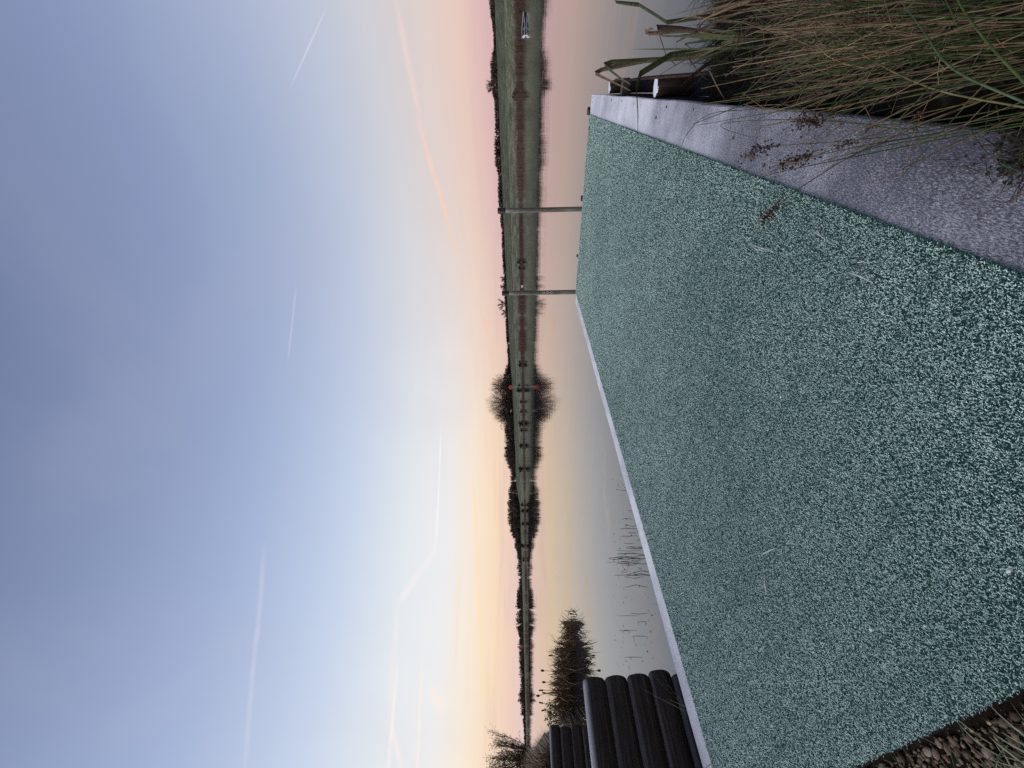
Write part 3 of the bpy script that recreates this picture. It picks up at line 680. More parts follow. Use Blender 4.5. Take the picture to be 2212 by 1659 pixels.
# the two guide posts at the far end
def guide_post(x, y, top, r, label, marks):
    o = empty('mooring_post', (x, y, 0), label, 'post', 'capped posts at the end of the jetty')
    g = MB(); n = 12; pts = [(random.uniform(-.002, .002), random.uniform(-.002, .002), z) for z in np.linspace(-1.8, top-.13, 9)]
    g.tube(pts, [r*random.uniform(.96, 1.03) for _ in pts], n); g.build('shaft', M_POST, o, True)
    g = MB(); g.tube([(0, 0, top-.145), (0, 0, top-.14), (0, 0, top-.012), (0, 0, top)], [r*1.12, r*1.2, r*1.2, r*1.05], 14); g.build('cap', M_BLACK, o)
    g = MB(); g.tube([(0, 0, DZ-.10), (0, 0, DZ-.04)], r*1.25, 12); g.build('collar', M_STEEL, o)
    if marks:
        vd = Vector((-x, -y, 0)).normalized(); sd_ = Vector((-vd.y, vd.x, 0))
        for i, zz in enumerate((.98, .90, .82)):
            g = MB(); pts = []
            for k in range(15):
                a = 2*math.pi*k/14; off = sd_*(r*.45*math.cos(a)); pts.append(vd*math.sqrt(max(0, (r*1.02)**2 - off.length**2)) + off + Vector((0, 0, zz + .027*math.sin(a))))
            g.tube(pts, .0042, 4, caps=False); g.build('painted_ring', M_WHITE, o)
guide_post(-1.86, YF+.10, 1.885, .046, 'right capped grey post standing at the far end of the jetty', False)
guide_post(-3.52, YF+.10, 1.865, .046, 'left capped grey post with pale ring marks at the far end of the jetty', True)
# piles on the right side
def pile(x, y, r, top, tilt, label):
    o = empty('mooring_pile', (x, y, 0), label, 'pile', 'dark round piles along the right side of the jetty')
    g = MB(); n = 18; vs_ = []; fs = []
    zs = [-1.5, -.6, -.1, top*.5, top]
    for i, z in enumerate(zs):
        for m_ in range(n):
            a = 2*math.pi*m_/n; k = r*(1 + .03*math.sin(3*a+i)); zz = z + (tilt*math.cos(a+.9)*r if i == len(zs)-1 else 0)
            vs_.append((k*math.cos(a), k*math.sin(a), zz))
    for i in range(len(zs)-1):
        for m_ in range(n): fs.append((i*n+m_, i*n+(m_+1) % n, (i+1)*n+(m_+1) % n, (i+1)*n+m_))
    g.add(vs_, fs); g.build('shaft', M_PILE, o)
    g = MB(); vs_ = [(r*.985*math.cos(2*math.pi*m_/n), r*.985*math.sin(2*math.pi*m_/n), top + .004 + tilt*math.cos(2*math.pi*m_/n+.9)*r) for m_ in range(n)]
    vs2 = [(v_[0], v_[1], v_[2]-.012) for v_ in vs_]
    g.add(vs_ + vs2, [tuple(range(n))] + [(m_, m_+n, (m_+1) % n+n, (m_+1) % n) for m_ in range(n)]); g.build('frosted_top', M_FROSTMETAL, o)
    return o
p1 = pile(-.020, 4.34, .078, .29, .10, 'thick dark round pile with white frosted top, the nearer of two beside the jetty')
p2 = pile(-.020, 6.50, .070, .29, .10, 'dark round pile with frosted top, the farther one near the jetty end')
for o, y in ((p2, -.55),):
    g = MB(); g.box(-.08, .085, y-.06, y+.06, .17, .245); g.build('steel_bracket', M_STEEL, o)
    g = MB(); g.box(.06, .085, y-.04, .0, .18, .23); g.build('steel_arm', M_STEEL, o)
g = MB(); g.tube([(.07, -.1, .12), (.075, .06, .12)], .012, 8); g.build('bolt', M_FROSTMETAL, p1)

# ------------------------------------------------------------------ log walls on the left
def log_wall(x, ytip, ystart, ztop, r, n, label, offs):
    o = empty('log_wall', (x, ytip, 0), label, 'wall', None)
    for i in range(n):
        zc_ = ztop - r - i*2*r*.985; dy, dx = offs[i % len(offs)]
        mb_ = MB(); k = 20; vs_ = []; fs = []
        L_ = ytip - ystart; ysq = [0, -.012, -.05] + [-L_*q for q in (.15, .3, .5, .75, 1)]
        sc = [.86, .96, 1.0] + [random.uniform(.985, 1.015) for _ in range(5)]
        for j, (yy, s_) in enumerate(zip(ysq, sc)):
            for m_ in range(k):
                a = 2*math.pi*m_/k; rr_ = r*s_*(1 + .022*math.sin(5*a+i) + .016*math.sin(3*a+2*i+yy*3))
                vs_.append((dx + rr_*math.cos(a), dy + yy, zc_ + rr_*math.sin(a)))
        for j in range(len(ysq)-1):
            for m_ in range(k): fs.append((j*k+m_, (j+1)*k+m_, (j+1)*k+(m_+1) % k, j*k+(m_+1) % k))
        fs += [tuple(range(k)), tuple(range((len(ysq)-1)*k+k-1, (len(ysq)-1)*k-1, -1))]
        mb_.add(vs_, fs); mb_.build('log', M_LOG if i == 0 else M_LOGLOW, o, True)
    for yy in (-.5, -2.0):
        g = MB(); g.tube([(-r*1.55, yy, -1.2), (-r*1.55, yy, ztop-.12)], r*.6, 10); g.build('stake', M_PILE, o)
    return o
log_wall(-4.20, 1.275, -2.6, .985, .0985, 6, 'nearer wall of stacked dark round logs with frosted top beside the jetty', [(0, 0), (.012, -.004), (.022, .006), (.055, -.006), (.03, 0), (.02, 0)])
log_wall(-8.25, 1.88, -2.6, 1.105, .0885, 8, 'farther wall of stacked dark round logs behind the nearer one', [(0, 0), (-.02, .004), (.006, -.004), (-.01, .005), (.01, 0)])

# ------------------------------------------------------------------ near banks
def sheet(name, x0, x1, y0, y1, nx, ny, zf, mt, kind='structure'):
    V_ = []; 
    for i in range(nx+1):
        for j in range(ny+1):
            x = x0 + (x1-x0)*i/nx; y = y0 + (y1-y0)*j/ny; V_.append((x, y, zf(x, y)))
    F_ = [(i*(ny+1)+j, (i+1)*(ny+1)+j, (i+1)*(ny+1)+j+1, i*(ny+1)+j+1) for i in range(nx) for j in range(ny)]
    return tag(link(name, npmesh(name, np.array(V_), np.array(F_), None, mt, True)), kind=kind)
sst = lambda a, b_, v: (lambda q: q*q*(3-2*q))(min(1, max(0, (v-a)/(b_-a))))
sst2 = sst
grav = sheet('gravel_shore', -4.0, -.06, -6, YN+.06, 90, 120, lambda x, y: .258 + .012*hn(x, y, 9) - .04*sst(-.25, .36, y) - .5*sst(-3.7, -4.0, x), M_SOIL)
rb = lambda x, y: .22 + .03*hn(x, y, 5) + .02*hn(x, y, 17) - .55*sst(3.5 + .4*x, 5.0 + .4*x, y) - .12*sst(1.2, 2.8+.5*x, y)
sheet('right_bank', -.105, 9, -6, 10, 110, 160, rb, M_SOIL)
lb = lambda x, y: 1.0 + .12*sst(-9, -14, x) + .05*hn(x, y, 1.2) - 1.6*sst(.17*-x, .24*-x+.2, y)
sheet('left_bank', -40, -8.35, -14, 12, 90, 90, lb, M_DRY)
sheet('back_ground', -40, 60, -80, -5.9, 20, 12, lambda x, y: .15 + .004*(-y), M_SOIL)

# pebbles at the foot of the jetty
PEB = []
for i in range(7):
    g = MB(); r1 = random.Random(50+i); g.blob((0, 0, 0), (1, r1.uniform(.5, .75), r1.uniform(.34, .5)), n=8, m=5, jit=.16, rnd=r1); PEB.append(g.mesh('pebble', M_PEB, True))
r1 = random.Random(77); placed = []; tries = 0
gz = lambda x, y: .262 + .012*hn(x, y, 9) - .04*sst2(-.25, .36, y)
def drop(n, smin, smax):
    global tries
    k = 0; tries = 0
    while k < n and tries < n*30:
        tries += 1
        x = r1.uniform(-2.15 if smax > .015 else -3.3, -.6); y = r1.uniform(-.06, .345); s_ = r1.uniform(smin, smax)
        if any(abs(x-a) < .05 and (x-a)**2 + (y-b_)**2 < (.50*(s_+c_))**2 for a, b_, c_ in placed): continue
        placed.append((x, y, s_)); k += 1
        yield x, y, s_
for x, y, s_ in drop(270, .012, .019):
    o = link('pebble', r1.choice(PEB), grav, (x, y, gz(x, y) + s_*.10)); o.scale = (s_, s_, s_); o.rotation_euler = (r1.uniform(-.35, .35), r1.uniform(-.35, .35), r1.gauss(.9, .6))
mb = MB(); PC = [(.14, .098, .063), (.20, .145, .098), (.09, .062, .042), (.26, .20, .14), (.17, .105, .063)]
for x, y, s_ in drop(2900, .0055, .013):
    mb.blob((x, y, gz(x, y) + s_*.1), (s_*r1.uniform(.5, 1), s_*r1.uniform(.5, 1), s_*.45), shade(r1.choice(PC), r1.uniform(.5, 1.3)), n=6, m=4, jit=.18, rnd=r1)
for _ in range(2200):
    x = r1.uniform(-2.2, -.5); y = r1.uniform(-.1, .36); s_ = r1.uniform(.002, .005)
    mb.blob((x, y, gz(x, y)), (s_, s_*.7, s_*.5), shade(r1.choice(PC), r1.uniform(.4, 1.3)), n=4, m=3, jit=.2, rnd=r1)
tag(mb.build('fine_gravel', M_PLANT, grav), kind='stuff')
g = MB(); g.blob((0, 0, 0), (.026, .006, .005), n=8, m=5, jit=.12, rnd=r1)
wc = g.build('shell_chip', M_WHITE, None, True, loc=(-1.50, .16, .262)); wc.rotation_euler = (0.1, .1, -.5); tag(wc, 'pale chip of wood lying among the brown pebbles', 'chip')

# ------------------------------------------------------------------ grasses
def arc(base, azim, length, lean0, droop, n=6, kink=None):
    p = Vector(base); th = lean0; out = [p.copy()]
    for i in range(n):
        d_ = Vector((math.cos(azim)*math.sin(th), math.sin(azim)*math.sin(th), math.cos(th)))
        p = p + d_*(length/n); out.append(p.copy()); th += droop/n
        if kink and i == kink[0]: th += kink[1]; azim += kink[2]
    return out
GREEN = [(.030, .052, .012), (.040, .066, .018), (.058, .085, .022), (.022, .040, .012), (.045, .074, .034)]
TAN = [(.20, .135, .075), (.16, .105, .06), (.25, .18, .105), (.12, .075, .045), (.19, .15, .10)]
RUST = (.040, .020, .016)
def seed_head(o, p, d, n, sz, rdm, spread=.05):
    g = MB()
    for _ in range(n):
        q = Vector(p) + Vector((rdm.gauss(0, spread*.45), rdm.gauss(0, spread*.45), rdm.gauss(0, spread*.45))) + d*rdm.uniform(-spread, spread*1.3)
        k = rdm.uniform(.6, 1.8)
        g.blob(q, (sz*rdm.uniform(.7, 1.2),)*2 + (sz*rdm.uniform(.8, 1.5),), tuple(v_*k for v_ in RUST), n=4, m=3, jit=.2, rnd=rdm)
        if rdm.random() < .6: g.tube([p, (Vector(p)+q)/2 + Vector((0, 0, .005)), q], .0007, 3, (.06, .035, .025), caps=False)
    return tag(g.build('seed_head', M_PLANT, o), kind='stuff')
def rush_clump(cx, cy, rx, ry, nbig, nmass, label, seed, hmin, hmax, lean=.45, drift=(0, 0), tan=.42, zb=.20, heads=8, thick=1.0):
    rdm = random.Random(seed)
    o = empty('rush_clump', (cx, cy, zb), label, 'rushes', None)
    mass = MB()
    for i in range(nbig + nmass):
        a = rdm.uniform(0, 6.28); q = math.sqrt(rdm.random())
        bx, by = math.cos(a)*rx*q, math.sin(a)*ry*q
        az_ = math.atan2(.7*by/ry + drift[1] + rdm.gauss(0, .38), .7*bx/rx + drift[0] + rdm.gauss(0, .34))
        L_ = rdm.uniform(hmin, hmax); l0 = rdm.uniform(.02, lean)*(.5 + 1.0*q); dr = rdm.uniform(-.1, .5) + (rdm.uniform(.4, 1.3) if rdm.random() < .22 else 0)
        kink = (rdm.randint(3, 5), rdm.uniform(.4, 1.5), rdm.gauss(0, .8)) if rdm.random() < .34 else None
        pts = arc((bx, by, 0), az_, L_, l0, dr, 7, kink)
        if pts[-1].x + cx < -.24: continue
        dead = rdm.random() < tan
        c1 = rdm.choice(TAN) if dead and rdm.random() < .35 else rdm.choice(GREEN); c2 = rdm.choice(TAN) if dead else rdm.choice(GREEN)
        k = rdm.uniform(.32, .85); c1 = tuple(v_*k*.75 for v_ in c1); c2 = tuple(v_*(k+.25) for v_ in c2)
        r0 = rdm.uniform(.0013, .0024)*thick; rad = [r0*(1 - .72*(j/7)**1.6) for j in range(8)]
        if rdm.random() < .45:
            j = rdm.randint(4, 6); a3 = rdm.uniform(0, 6.28)
            mass.tube(arc(pts[j], a3, rdm.uniform(.05, .16), rdm.uniform(.2, 1.2), rdm.uniform(-.3, .6), 3), [.0009, .0008, .0007, .0003], 3, rdm.choice(TAN), caps=False)
        if i < nbig:
            g = MB(); g.tube(pts, rad, 5, c1, c2); g.build('dead_stem' if dead else 'stem', M_PLANT, o, True)
        else: mass.tube(pts, rad, 4, c1, c2, caps=False)
        if pts[5].y + cy > 1.15 and rdm.random() < heads/(nbig+nmass)*4:
            j = rdm.randint(4, 6); seed_head(o, pts[j], (pts[j]-pts[j-1]).normalized(), rdm.randint(9, 22), rdm.uniform(.0016, .0026), rdm, rdm.uniform(.010, .022))
    tag(mass.build('stem_mass', M_PLANT, o, True), kind='stuff')
    return o
rush_clump(.25, 1.02, .25, .30, 120, 330, 'big clump of green and tan rushes with brown seed heads rising beside the right board', 1, .55, .90, .36, (.32, .75), .62, .20, 46, 1.15)
rush_clump(.62, 1.30, .34, .35, 80, 300, 'rush clump at the right edge behind the big foreground clump', 2, .45, .80, .45, (.12, .5), .65, .20, 40, 1.1)
rush_clump(.24, 1.75, .26, .34, 70, 230, 'tan topped rush clump by the water behind the foreground rushes', 3, .34, .58, .5, (.2, .6), .8, .15, 44)
rush_clump(1.15, 2.0, .4, .45, 40, 260, 'dark rush clump farthest right on the bank', 4, .35, .6, .5, (0, .2), .5, .15, 12)
rush_clump(.36, .60, .12, .14, 26, 20, 'few thick rush stems nearest the camera at the right edge', 8, .55, .85, .35, (.9, .35), .35, .20, 0, 1.7)
# rushes that lean left across the frosted board and the turf
def leaning(name, pts, r0, c1, c2, label, head=None, seed=0):
    o = empty(name, pts[0], label, 'rush stem', None); P0 = Vector(pts[0]); P_ = [Vector(p)-P0 for p in pts]
    # smooth through the points
    out = []
    for i in range(len(P_)-1):
        a = P_[max(0, i-1)]; b_ = P_[i]; c_ = P_[i+1]; d_ = P_[min(len(P_)-1, i+2)]
        for q in (0, .25, .5, .75):
            out.append(.5*((2*b_) + (c_-a)*q + (2*a-5*b_+4*c_-d_)*q*q + (3*b_-a-3*c_+d_)*q**3))
    out.append(P_[-1])
    g = MB(); k = len(out); g.tube(out, [r0*(1-.7*(i/(k-1))**1.5) for i in range(k)], 5, c1, c2); g.build('stem', M_PLANT, o, True)
    rdm = random.Random(seed)
    for h_ in (head or []):
        i = int(h_*(k-1)); seed_head(o, out[i], (out[i]-out[max(0, i-1)]).normalized(), 34, .0026, rdm, .022)
def pp(sx, sy, D_):
    """world point D_ metres ahead of the lens, seen at column/row of the sideways picture"""
    X_, Y_ = 1659-sy, sx; v_ = turn(((X_-829.5)/FPX, 1, -(Y_-1106)/FPX)); return Vector((0, 0, CZ)) + v_*D_
ROOT = Vector((-.045, 1.03, .215))
leaning('bowed_rush', [ROOT, pp(2040, 287, .95), pp(1880, 318, 1.0), pp(1745, 395, 1.06), pp(1672, 452, 1.10), pp(1622, 514, 1.12)], .0018, GREEN[0], (.07, .032, .025), 'long bowed rush stem reaching out over the green turf with seeds near its tip', [.84, .88], 1)
leaning('bowed_rush', [ROOT + Vector((.012, 0, 0)), pp(2000, 276, .95), pp(1850, 266, 1.0), pp(1735, 262, 1.05), pp(1640, 272, 1.09)], .0017, GREEN[1], (.08, .04, .03), 'rush stem with the largest dark seed cluster in front of the frosted board', [.70, .74, .78], 2)
leaning('bowed_rush', [ROOT + Vector((-.01, .01, 0)), pp(2000, 292, .96), pp(1850, 318, 1.02), pp(1720, 346, 1.08), pp(1640, 372, 1.12)], .0016, GREEN[3], (.08, .05, .035), 'rush stem with drooping dark seed spray where board and turf meet', [.74, .80, .86], 3)
leaning('bowed_rush', [ROOT + Vector((.005, .015, 0)), pp(2000, 284, .97), pp(1820, 305, 1.04), pp(1660, 318, 1.12), pp(1605, 345, 1.15)], .0016, GREEN[4], (.09, .05, .035), 'rush stem with small seed spray farthest out over the frosted board', [.80, .9], 4)
leaning('bowed_rush', [ROOT + Vector((-.016, 0, 0)), pp(2040, 300, .93), pp(1850, 338, .98), pp(1700, 368, 1.02), pp(1640, 384, 1.04)], .0019, GREEN[4], GREEN[0], 'plain dark green rush stem leaning lowest over the right board', None, 5)
leaning('bowed_rush', [ROOT + Vector((-.012, -.01, 0)), pp(2020, 296, .94), pp(1880, 322, .98), pp(1770, 350, 1.0)], .0017, GREEN[2], GREEN[0], 'short green rush stem just above the lowest leaning one', None, 6)
leaning('bowed_rush', [Vector((.02, 1.3, .22)), pp(1800, 232, 1.35), pp(1640, 236, 1.5), pp(1530, 248, 1.58), pp(1478, 300, 1.62), pp(1457, 376, 1.62)], .0021, TAN[3], (.045, .03, .026), 'dark bowed stem curving down over the frosted board before the piles', None, 7)
leaning('bowed_rush', [ROOT + Vector((.02, .02, 0)), pp(1960, 268, .98), pp(1760, 258, 1.08), pp(1600, 262, 1.2), pp(1556, 272, 1.22), pp(1606, 292, 1.22), pp(1668, 302, 1.2)], .0016, GREEN[1], (.10, .06, .045), 'rush stem sharply folded back on itself before the frosted board', None, 8)
for k, (P, lab) in enumerate([([(2225, 226, .62), (2060, 150, .66), (1990, 60, .70), (1930, -20, .74)], 'thick blue green stem crossing the lower right corner, lowest of the near ones'),
                              ([(2225, 190, .60), (2140, 100, .64), (2080, 20, .68), (2050, -40, .7)], 'thick yellow green stem crossing the corner above the blue green one'),
                              ([(2230, 235, .75), (2010, 190, .82), (1850, 110, .9), (1760, 40, .95)], 'tan tipped green stem crossing behind the near thick stems')]):
    pts = [pp(*q) for q in P]; root = pts[0] + (pts[0]-pts[1])*1.1
    leaning('bowed_rush', [root] + pts, .0024, (GREEN[4], GREEN[2], GREEN[2])[k], (GREEN[4], GREEN[2], TAN[1])[k], lab, None, 20+k)
# sedge with broad folded leaves by the water
def sedge(cx, cy, zb, n, label, seed, hmin, hmax, wid, cols_, drift=(0, 0)):
    rdm = random.Random(seed); o = empty('sedge_plant', (cx, cy, zb), label, 'plant', None)
    for i in range(n):
        az_ = rdm.uniform(0, 6.28) if not any(drift) else math.atan2(drift[1]+rdm.gauss(0, .6), drift[0]+rdm.gauss(0, .6))
        bx, by = rdm.gauss(0, .035), rdm.gauss(0, .035)
        kink = (rdm.randint(3, 5), rdm.uniform(.9, 2.0), rdm.gauss(0, .4)) if rdm.random() < .6 else None
        pts = arc((bx, by, 0), az_, rdm.uniform(hmin, hmax), rdm.uniform(.05, .45), rdm.uniform(.1, .7), 8, kink)
        c1 = rdm.choice(cols_); c2 = rdm.choice(cols_ + TAN[:2]); wv = wid*rdm.uniform(.6, 1.2)
        side = (-math.sin(az_)+rdm.gauss(0, .3), math.cos(az_)+rdm.gauss(0, .3), rdm.gauss(0, .2))
        g = MB(); g.ribbon(pts, [wv*min(1, (1.02-j/8)*2.2)*(0.7+.3*min(1, j/2)) for j in range(9)], side, c1, c2, .35); g.build('leaf', M_PLANT, o)
    return o
SG = [(.045, .06, .025), (.06, .075, .03), (.08, .075, .04), (.035, .045, .02)]
DB = [(.035, .026, .02), (.06, .04, .03), (.05, .03, .026)]
sedge(.20, 3.05, .06, 15, 'green sedge with long folded leaves beside the right piles', 1, .45, .85, .008, SG, (-.4, .6))
sedge(.38, 3.0, .06, 12, 'brown withered sedge right of the green sedge by the piles', 2, .3, .7, .009, DB+TAN[:1], (-.2, .6))
so2 = empty('broad_leaf_sedge', pp(1690, 95, 2.7), 'broad leaved sedge with sharply folded blades rising beside the right piles', 'plant')
o0 = Vector(so2.location)
for P, wv, c1, c2 in [([(1700, 95, 2.7), (1560, 118, 2.72), (1430, 128, 2.75), (1322, 134, 2.78), (1306, 140, 2.78), (1340, 168, 2.70), (1362, 182, 2.66)], .016, SG[0], SG[2]),
                      ([(1700, 105, 2.7), (1540, 116, 2.7), (1400, 130, 2.74), (1300, 150, 2.78), (1286, 158, 2.78), (1330, 180, 2.72), (1362, 196, 2.7)], .013, SG[3], TAN[3]),
                      ([(1690, 90, 2.7), (1560, 100, 2.6), (1450, 118, 2.5), (1385, 158, 2.42), (1376, 190, 2.40), (1379, 250, 2.36), (1378, 292, 2.34)], .016, SG[0], SG[1]),
                      ([(1700, 80, 2.7), (1600, 62, 2.7), (1480, 66, 2.72), (1402, 72, 2.75), (1394, 68, 2.75), (1410, 60, 2.7), (1424, 92, 2.68)], .012, DB[1], TAN[1]),
                      ([(1690, 70, 2.72), (1590, 80, 2.7), (1470, 62, 2.75), (1420, 58, 2.78), (1440, 120, 2.7), (1460, 140, 2.66)], .017, DB[0], DB[1]),
                      ([(1700, 112, 2.7), (1600, 150, 2.7), (1500, 160, 2.72), (1395, 168, 2.74), (1330, 176, 2.74)], .012, DB[0], DB[2]),
                      ([(1690, 60, 2.8), (1560, 30, 2.8), (1440, 48, 2.85), (1380, 10, 2.9), (1330, 4, 2.9), (1318, -20, 2.9)], .014, SG[3], SG[0]),
                      ([(1700, 100, 2.7), (1600, 135, 2.65), (1540, 130, 2.62), (1500, 160, 2.6), (1470, 186, 2.58)], .011, DB[2], DB[0])]:
    pts = [pp(*q) - o0 for q in P]; g = MB(); k = len(pts)
    out = []; 
    for a in range(k-1): out += [pts[a], pts[a].lerp(pts[a+1], .5)]
    out.append(pts[-1]); k = len(out)
    out[0].z = min(out[0].z, .06-o0.z)
    g.ribbon(out, [wv*min(1, .6+a*.15)*(1 if a < k*.6 else max(.12, 1-(a-k*.6)/(k*.42))) for a in range(k)], tuple(RH*.75 + Vector((0, 0, .35)) - FH*.4), c1, c2, .35); g.build('leaf', M_PLANT, so2)
sedge(.85, 3.35, .05, 12, 'withered frosted sedge at the right edge above the water', 3, .4, .75, .008, DB+TAN[2:], (-.1, .5))
sedge(1.15, 3.5, .05, 9, 'bent brown reed leaves at the far right edge over the water', 4, .5, .9, .009, DB+TAN[:2], (-.3, .5))
# wet tangle and grass on the right bank
mb = MB(); rdm = random.Random(9)
for _ in range(6000):
    x = abs(rdm.gauss(0, .9)) - .04; y = rdm.uniform(.55, 4.3 + .5*x); z = rb(x, y)
    if z < -.02: continue
    L_ = rdm.uniform(.06, .24); c1 = rdm.choice(GREEN + DB + [(.02, .03, .015)]*3); k = rdm.uniform(.4, .9)
    pts = arc((x, y, z-.01), rdm.uniform(0, 6.28), L_, rdm.uniform(.1, 1.0), rdm.uniform(.2, 1.2), 3)
    mb.ribbon(pts, [.0022, .002, .0015, .0004], (math.cos(k*9), math.sin(k*9), .1), tuple(v_*k*.45 for v_ in c1))
tag(mb.build('bank_grass', M_PLANT), kind='stuff', label='short dark tangled grass covering the right bank under the rushes', cat='grass')
# soil and dead thatch spilled on the near end of the right board
mb = MB()
for _ in range(800):
    x, y = rdm.gauss(-.140, .030), rdm.gauss(1.0, .08)
    if x < -.23: continue
    if rdm.random() < .72: mb.blob((x, y, DZ+.006), (rdm.uniform(.002, .006),)*2 + (rdm.uniform(.002, .004),), (.02, .015, .011), n=5, m=3, jit=.3, rnd=rdm)
    else:
        c1 = rdm.choice(GREEN + TAN + DB*2); mb.tube(arc((x, y, DZ+.008), rdm.uniform(0, 6.28), rdm.uniform(.03, .12), 1.3, .4, 3), .0011, 3, tuple(v_*.7 for v_ in c1), caps=False)
tag(mb.build('spilled_soil', M_PLANT), kind='stuff', label='dark soil and dead thatch spilled on the near end of the right board', cat='soil')
# grass tufts in the pebbles
def tuft(name, x, y, z, n, hmin, hmax, cols_, label, seed, wid=.0026, lean=1.0, az0=None, sp=.02, cat='grass', mt=None):
    rdm = random.Random(seed); o = empty(name, (x, y, z), label, cat, None)
    for i in range(n):
        az_ = rdm.uniform(0, 6.28) if az0 is None else az0 + rdm.gauss(0, .5)
        pts = arc((rdm.gauss(0, sp), rdm.gauss(0, sp), 0), az_, rdm.uniform(hmin, hmax), rdm.uniform(.15, lean), rdm.uniform(.3, 1.3), 6)
        c1 = rdm.choice(cols_); c2 = rdm.choice(cols_)
        g = MB(); g.ribbon(pts, [wid, wid, wid*.95, wid*.85, wid*.65, wid*.4, wid*.1], (-math.sin(az_), math.cos(az_), .1), c1, c2, .3); g.build('blade', M_PLANT, o)
FG = [(.13, .16, .07), (.19, .22, .12), (.09, .11, .05), (.27, .29, .19)]
tuft('grass_tuft', -1.27, .20, .25, 40, .06, .16, FG, 'green grass tuft growing from the pebbles at the foot of the jetty', 1, .0030, 1.1)
tuft('grass_tuft', -1.12, .26, .25, 26, .05, .13, FG, 'smaller grass tuft nearest the right corner of the turf end', 2, .0026, 1.1)
tuft('grass_tuft', -1.42, .30, .25, 9, .04, .10, FG, 'sparse grass blades poking up against the near turf edge', 3, .0022, 1.0)
tuft('grass_tuft', -3.90, .95, .02, 11, .30, .62, [(.30, .28, .22), (.22, .20, .14), (.36, .34, .28)], 'pale dry grass strands rising between the jetty and the nearer log wall', 4, .0022, .5, 1.2, .12)
tuft('grass_tuft', -3.86, 1.75, .0, 7, .20, .36, [(.06, .05, .04), (.04, .035, .03)], 'thin dark grass strands rising from the water beyond the log wall end', 5, .0016, .6, 1.6, .15)

mb = MB(); rdm = random.Random(83)
for _ in range(420):
    x = rdm.uniform(-2.0, -.8); y = rdm.uniform(-.05, .345); az_ = rdm.uniform(0, 6.28)
    pts = arc((x, y, gz(x, y)+.004), az_, rdm.uniform(.02, .09), rdm.uniform(.7, 1.5), rdm.uniform(.0, .6), 3)
    mb.ribbon(pts, [.0012, .0012, .001, .0003], (-math.sin(az_), math.cos(az_), .1), shade(rdm.choice(TAN + DB + FG[:2]), rdm.uniform(.4, .9)))
tag(mb.build('dead_grass', M_PLANT, grav), kind='stuff')
# dry bits lying on the turf
def straw(pts, r, c_, label):
    o = empty('straw', (pts[0][0], pts[0][1], DZ+.03), label, 'straw', None); g = MB()
    g.tube([(p[0]-pts[0][0], p[1]-pts[0][1], 0.002*((i*7) % 3)) for i, p in enumerate(pts)], [r*.6] + [r]*(len(pts)-2) + [r*.5], 5, c_); g.build('stalk', M_PLANT, o, True)
PALE = (.36, .40, .36)
def gp(sx, sy, z=.33):
    X_, Y_ = 1659-sy, sx; v_ = turn(((X_-829.5)/FPX, 1, -(Y_-1106)/FPX)); k = (z-CZ)/v_.z
    return (v_.x*k, v_.y*k)
straw([gp(1620, 526), gp(1640, 534), gp(1665, 541)], .0035, PALE, 'forked pale straw on the turf, upper blade, beside the long bowed rush stem')
straw([gp(1621, 529), gp(1635, 538), gp(1652, 543)], .0032, PALE, 'forked pale straw on the turf, lower blade, beside the long bowed rush stem')
straw([gp(1752, 497), gp(1768, 505), gp(1785, 517)], .0032, PALE, 'pale curved straw on the turf closest to the right board')
straw([gp(1832, 588), gp(1856, 595), gp(1887, 610)], .0036, PALE, 'longest pale curved straw on the turf near the right board')
straw([gp(1852, 567), gp(1868, 565)], .0034, (.5, .47, .38), 'short tan straw stub on the turf beside the longest pale straw')
straw([gp(1537, 903), gp(1548, 913), gp(1556, 926)], .0038, PALE, 'short pale straw in the middle of the turf')
straw([gp(1647, 1197), gp(1662, 1190), gp(1678, 1184)], .0034, PALE, 'pale straw bent over the left half of the turf')
straw([gp(1652, 1240), gp(1653, 1262), gp(1657, 1285)], .0036, PALE, 'straight pale straw in the left half of the turf')
for sx, sy, s_, lab in [(1687, 857, .008, 'small round white crumb in the middle of the turf'), (1882, 1360, .010, 'white leaf scrap on the near left part of the turf'), (2180, 1234, .008, 'cream pebble on the nearest part of the turf'), (1776, 1063, .005, 'tiny pale crumb on the turf left of the white crumb'), (1998, 1352, .005, 'tiny white crumb on the turf near the pebbles')]:
    x, y = gp(sx, sy); g = MB(); g.blob((0, 0, 0), (s_, s_*.55, s_*.4), n=7, m=5, jit=.2); tag(g.build('crumb', M_WHITE, None, True, loc=(x, y, DZ+.031)), lab, 'crumb')

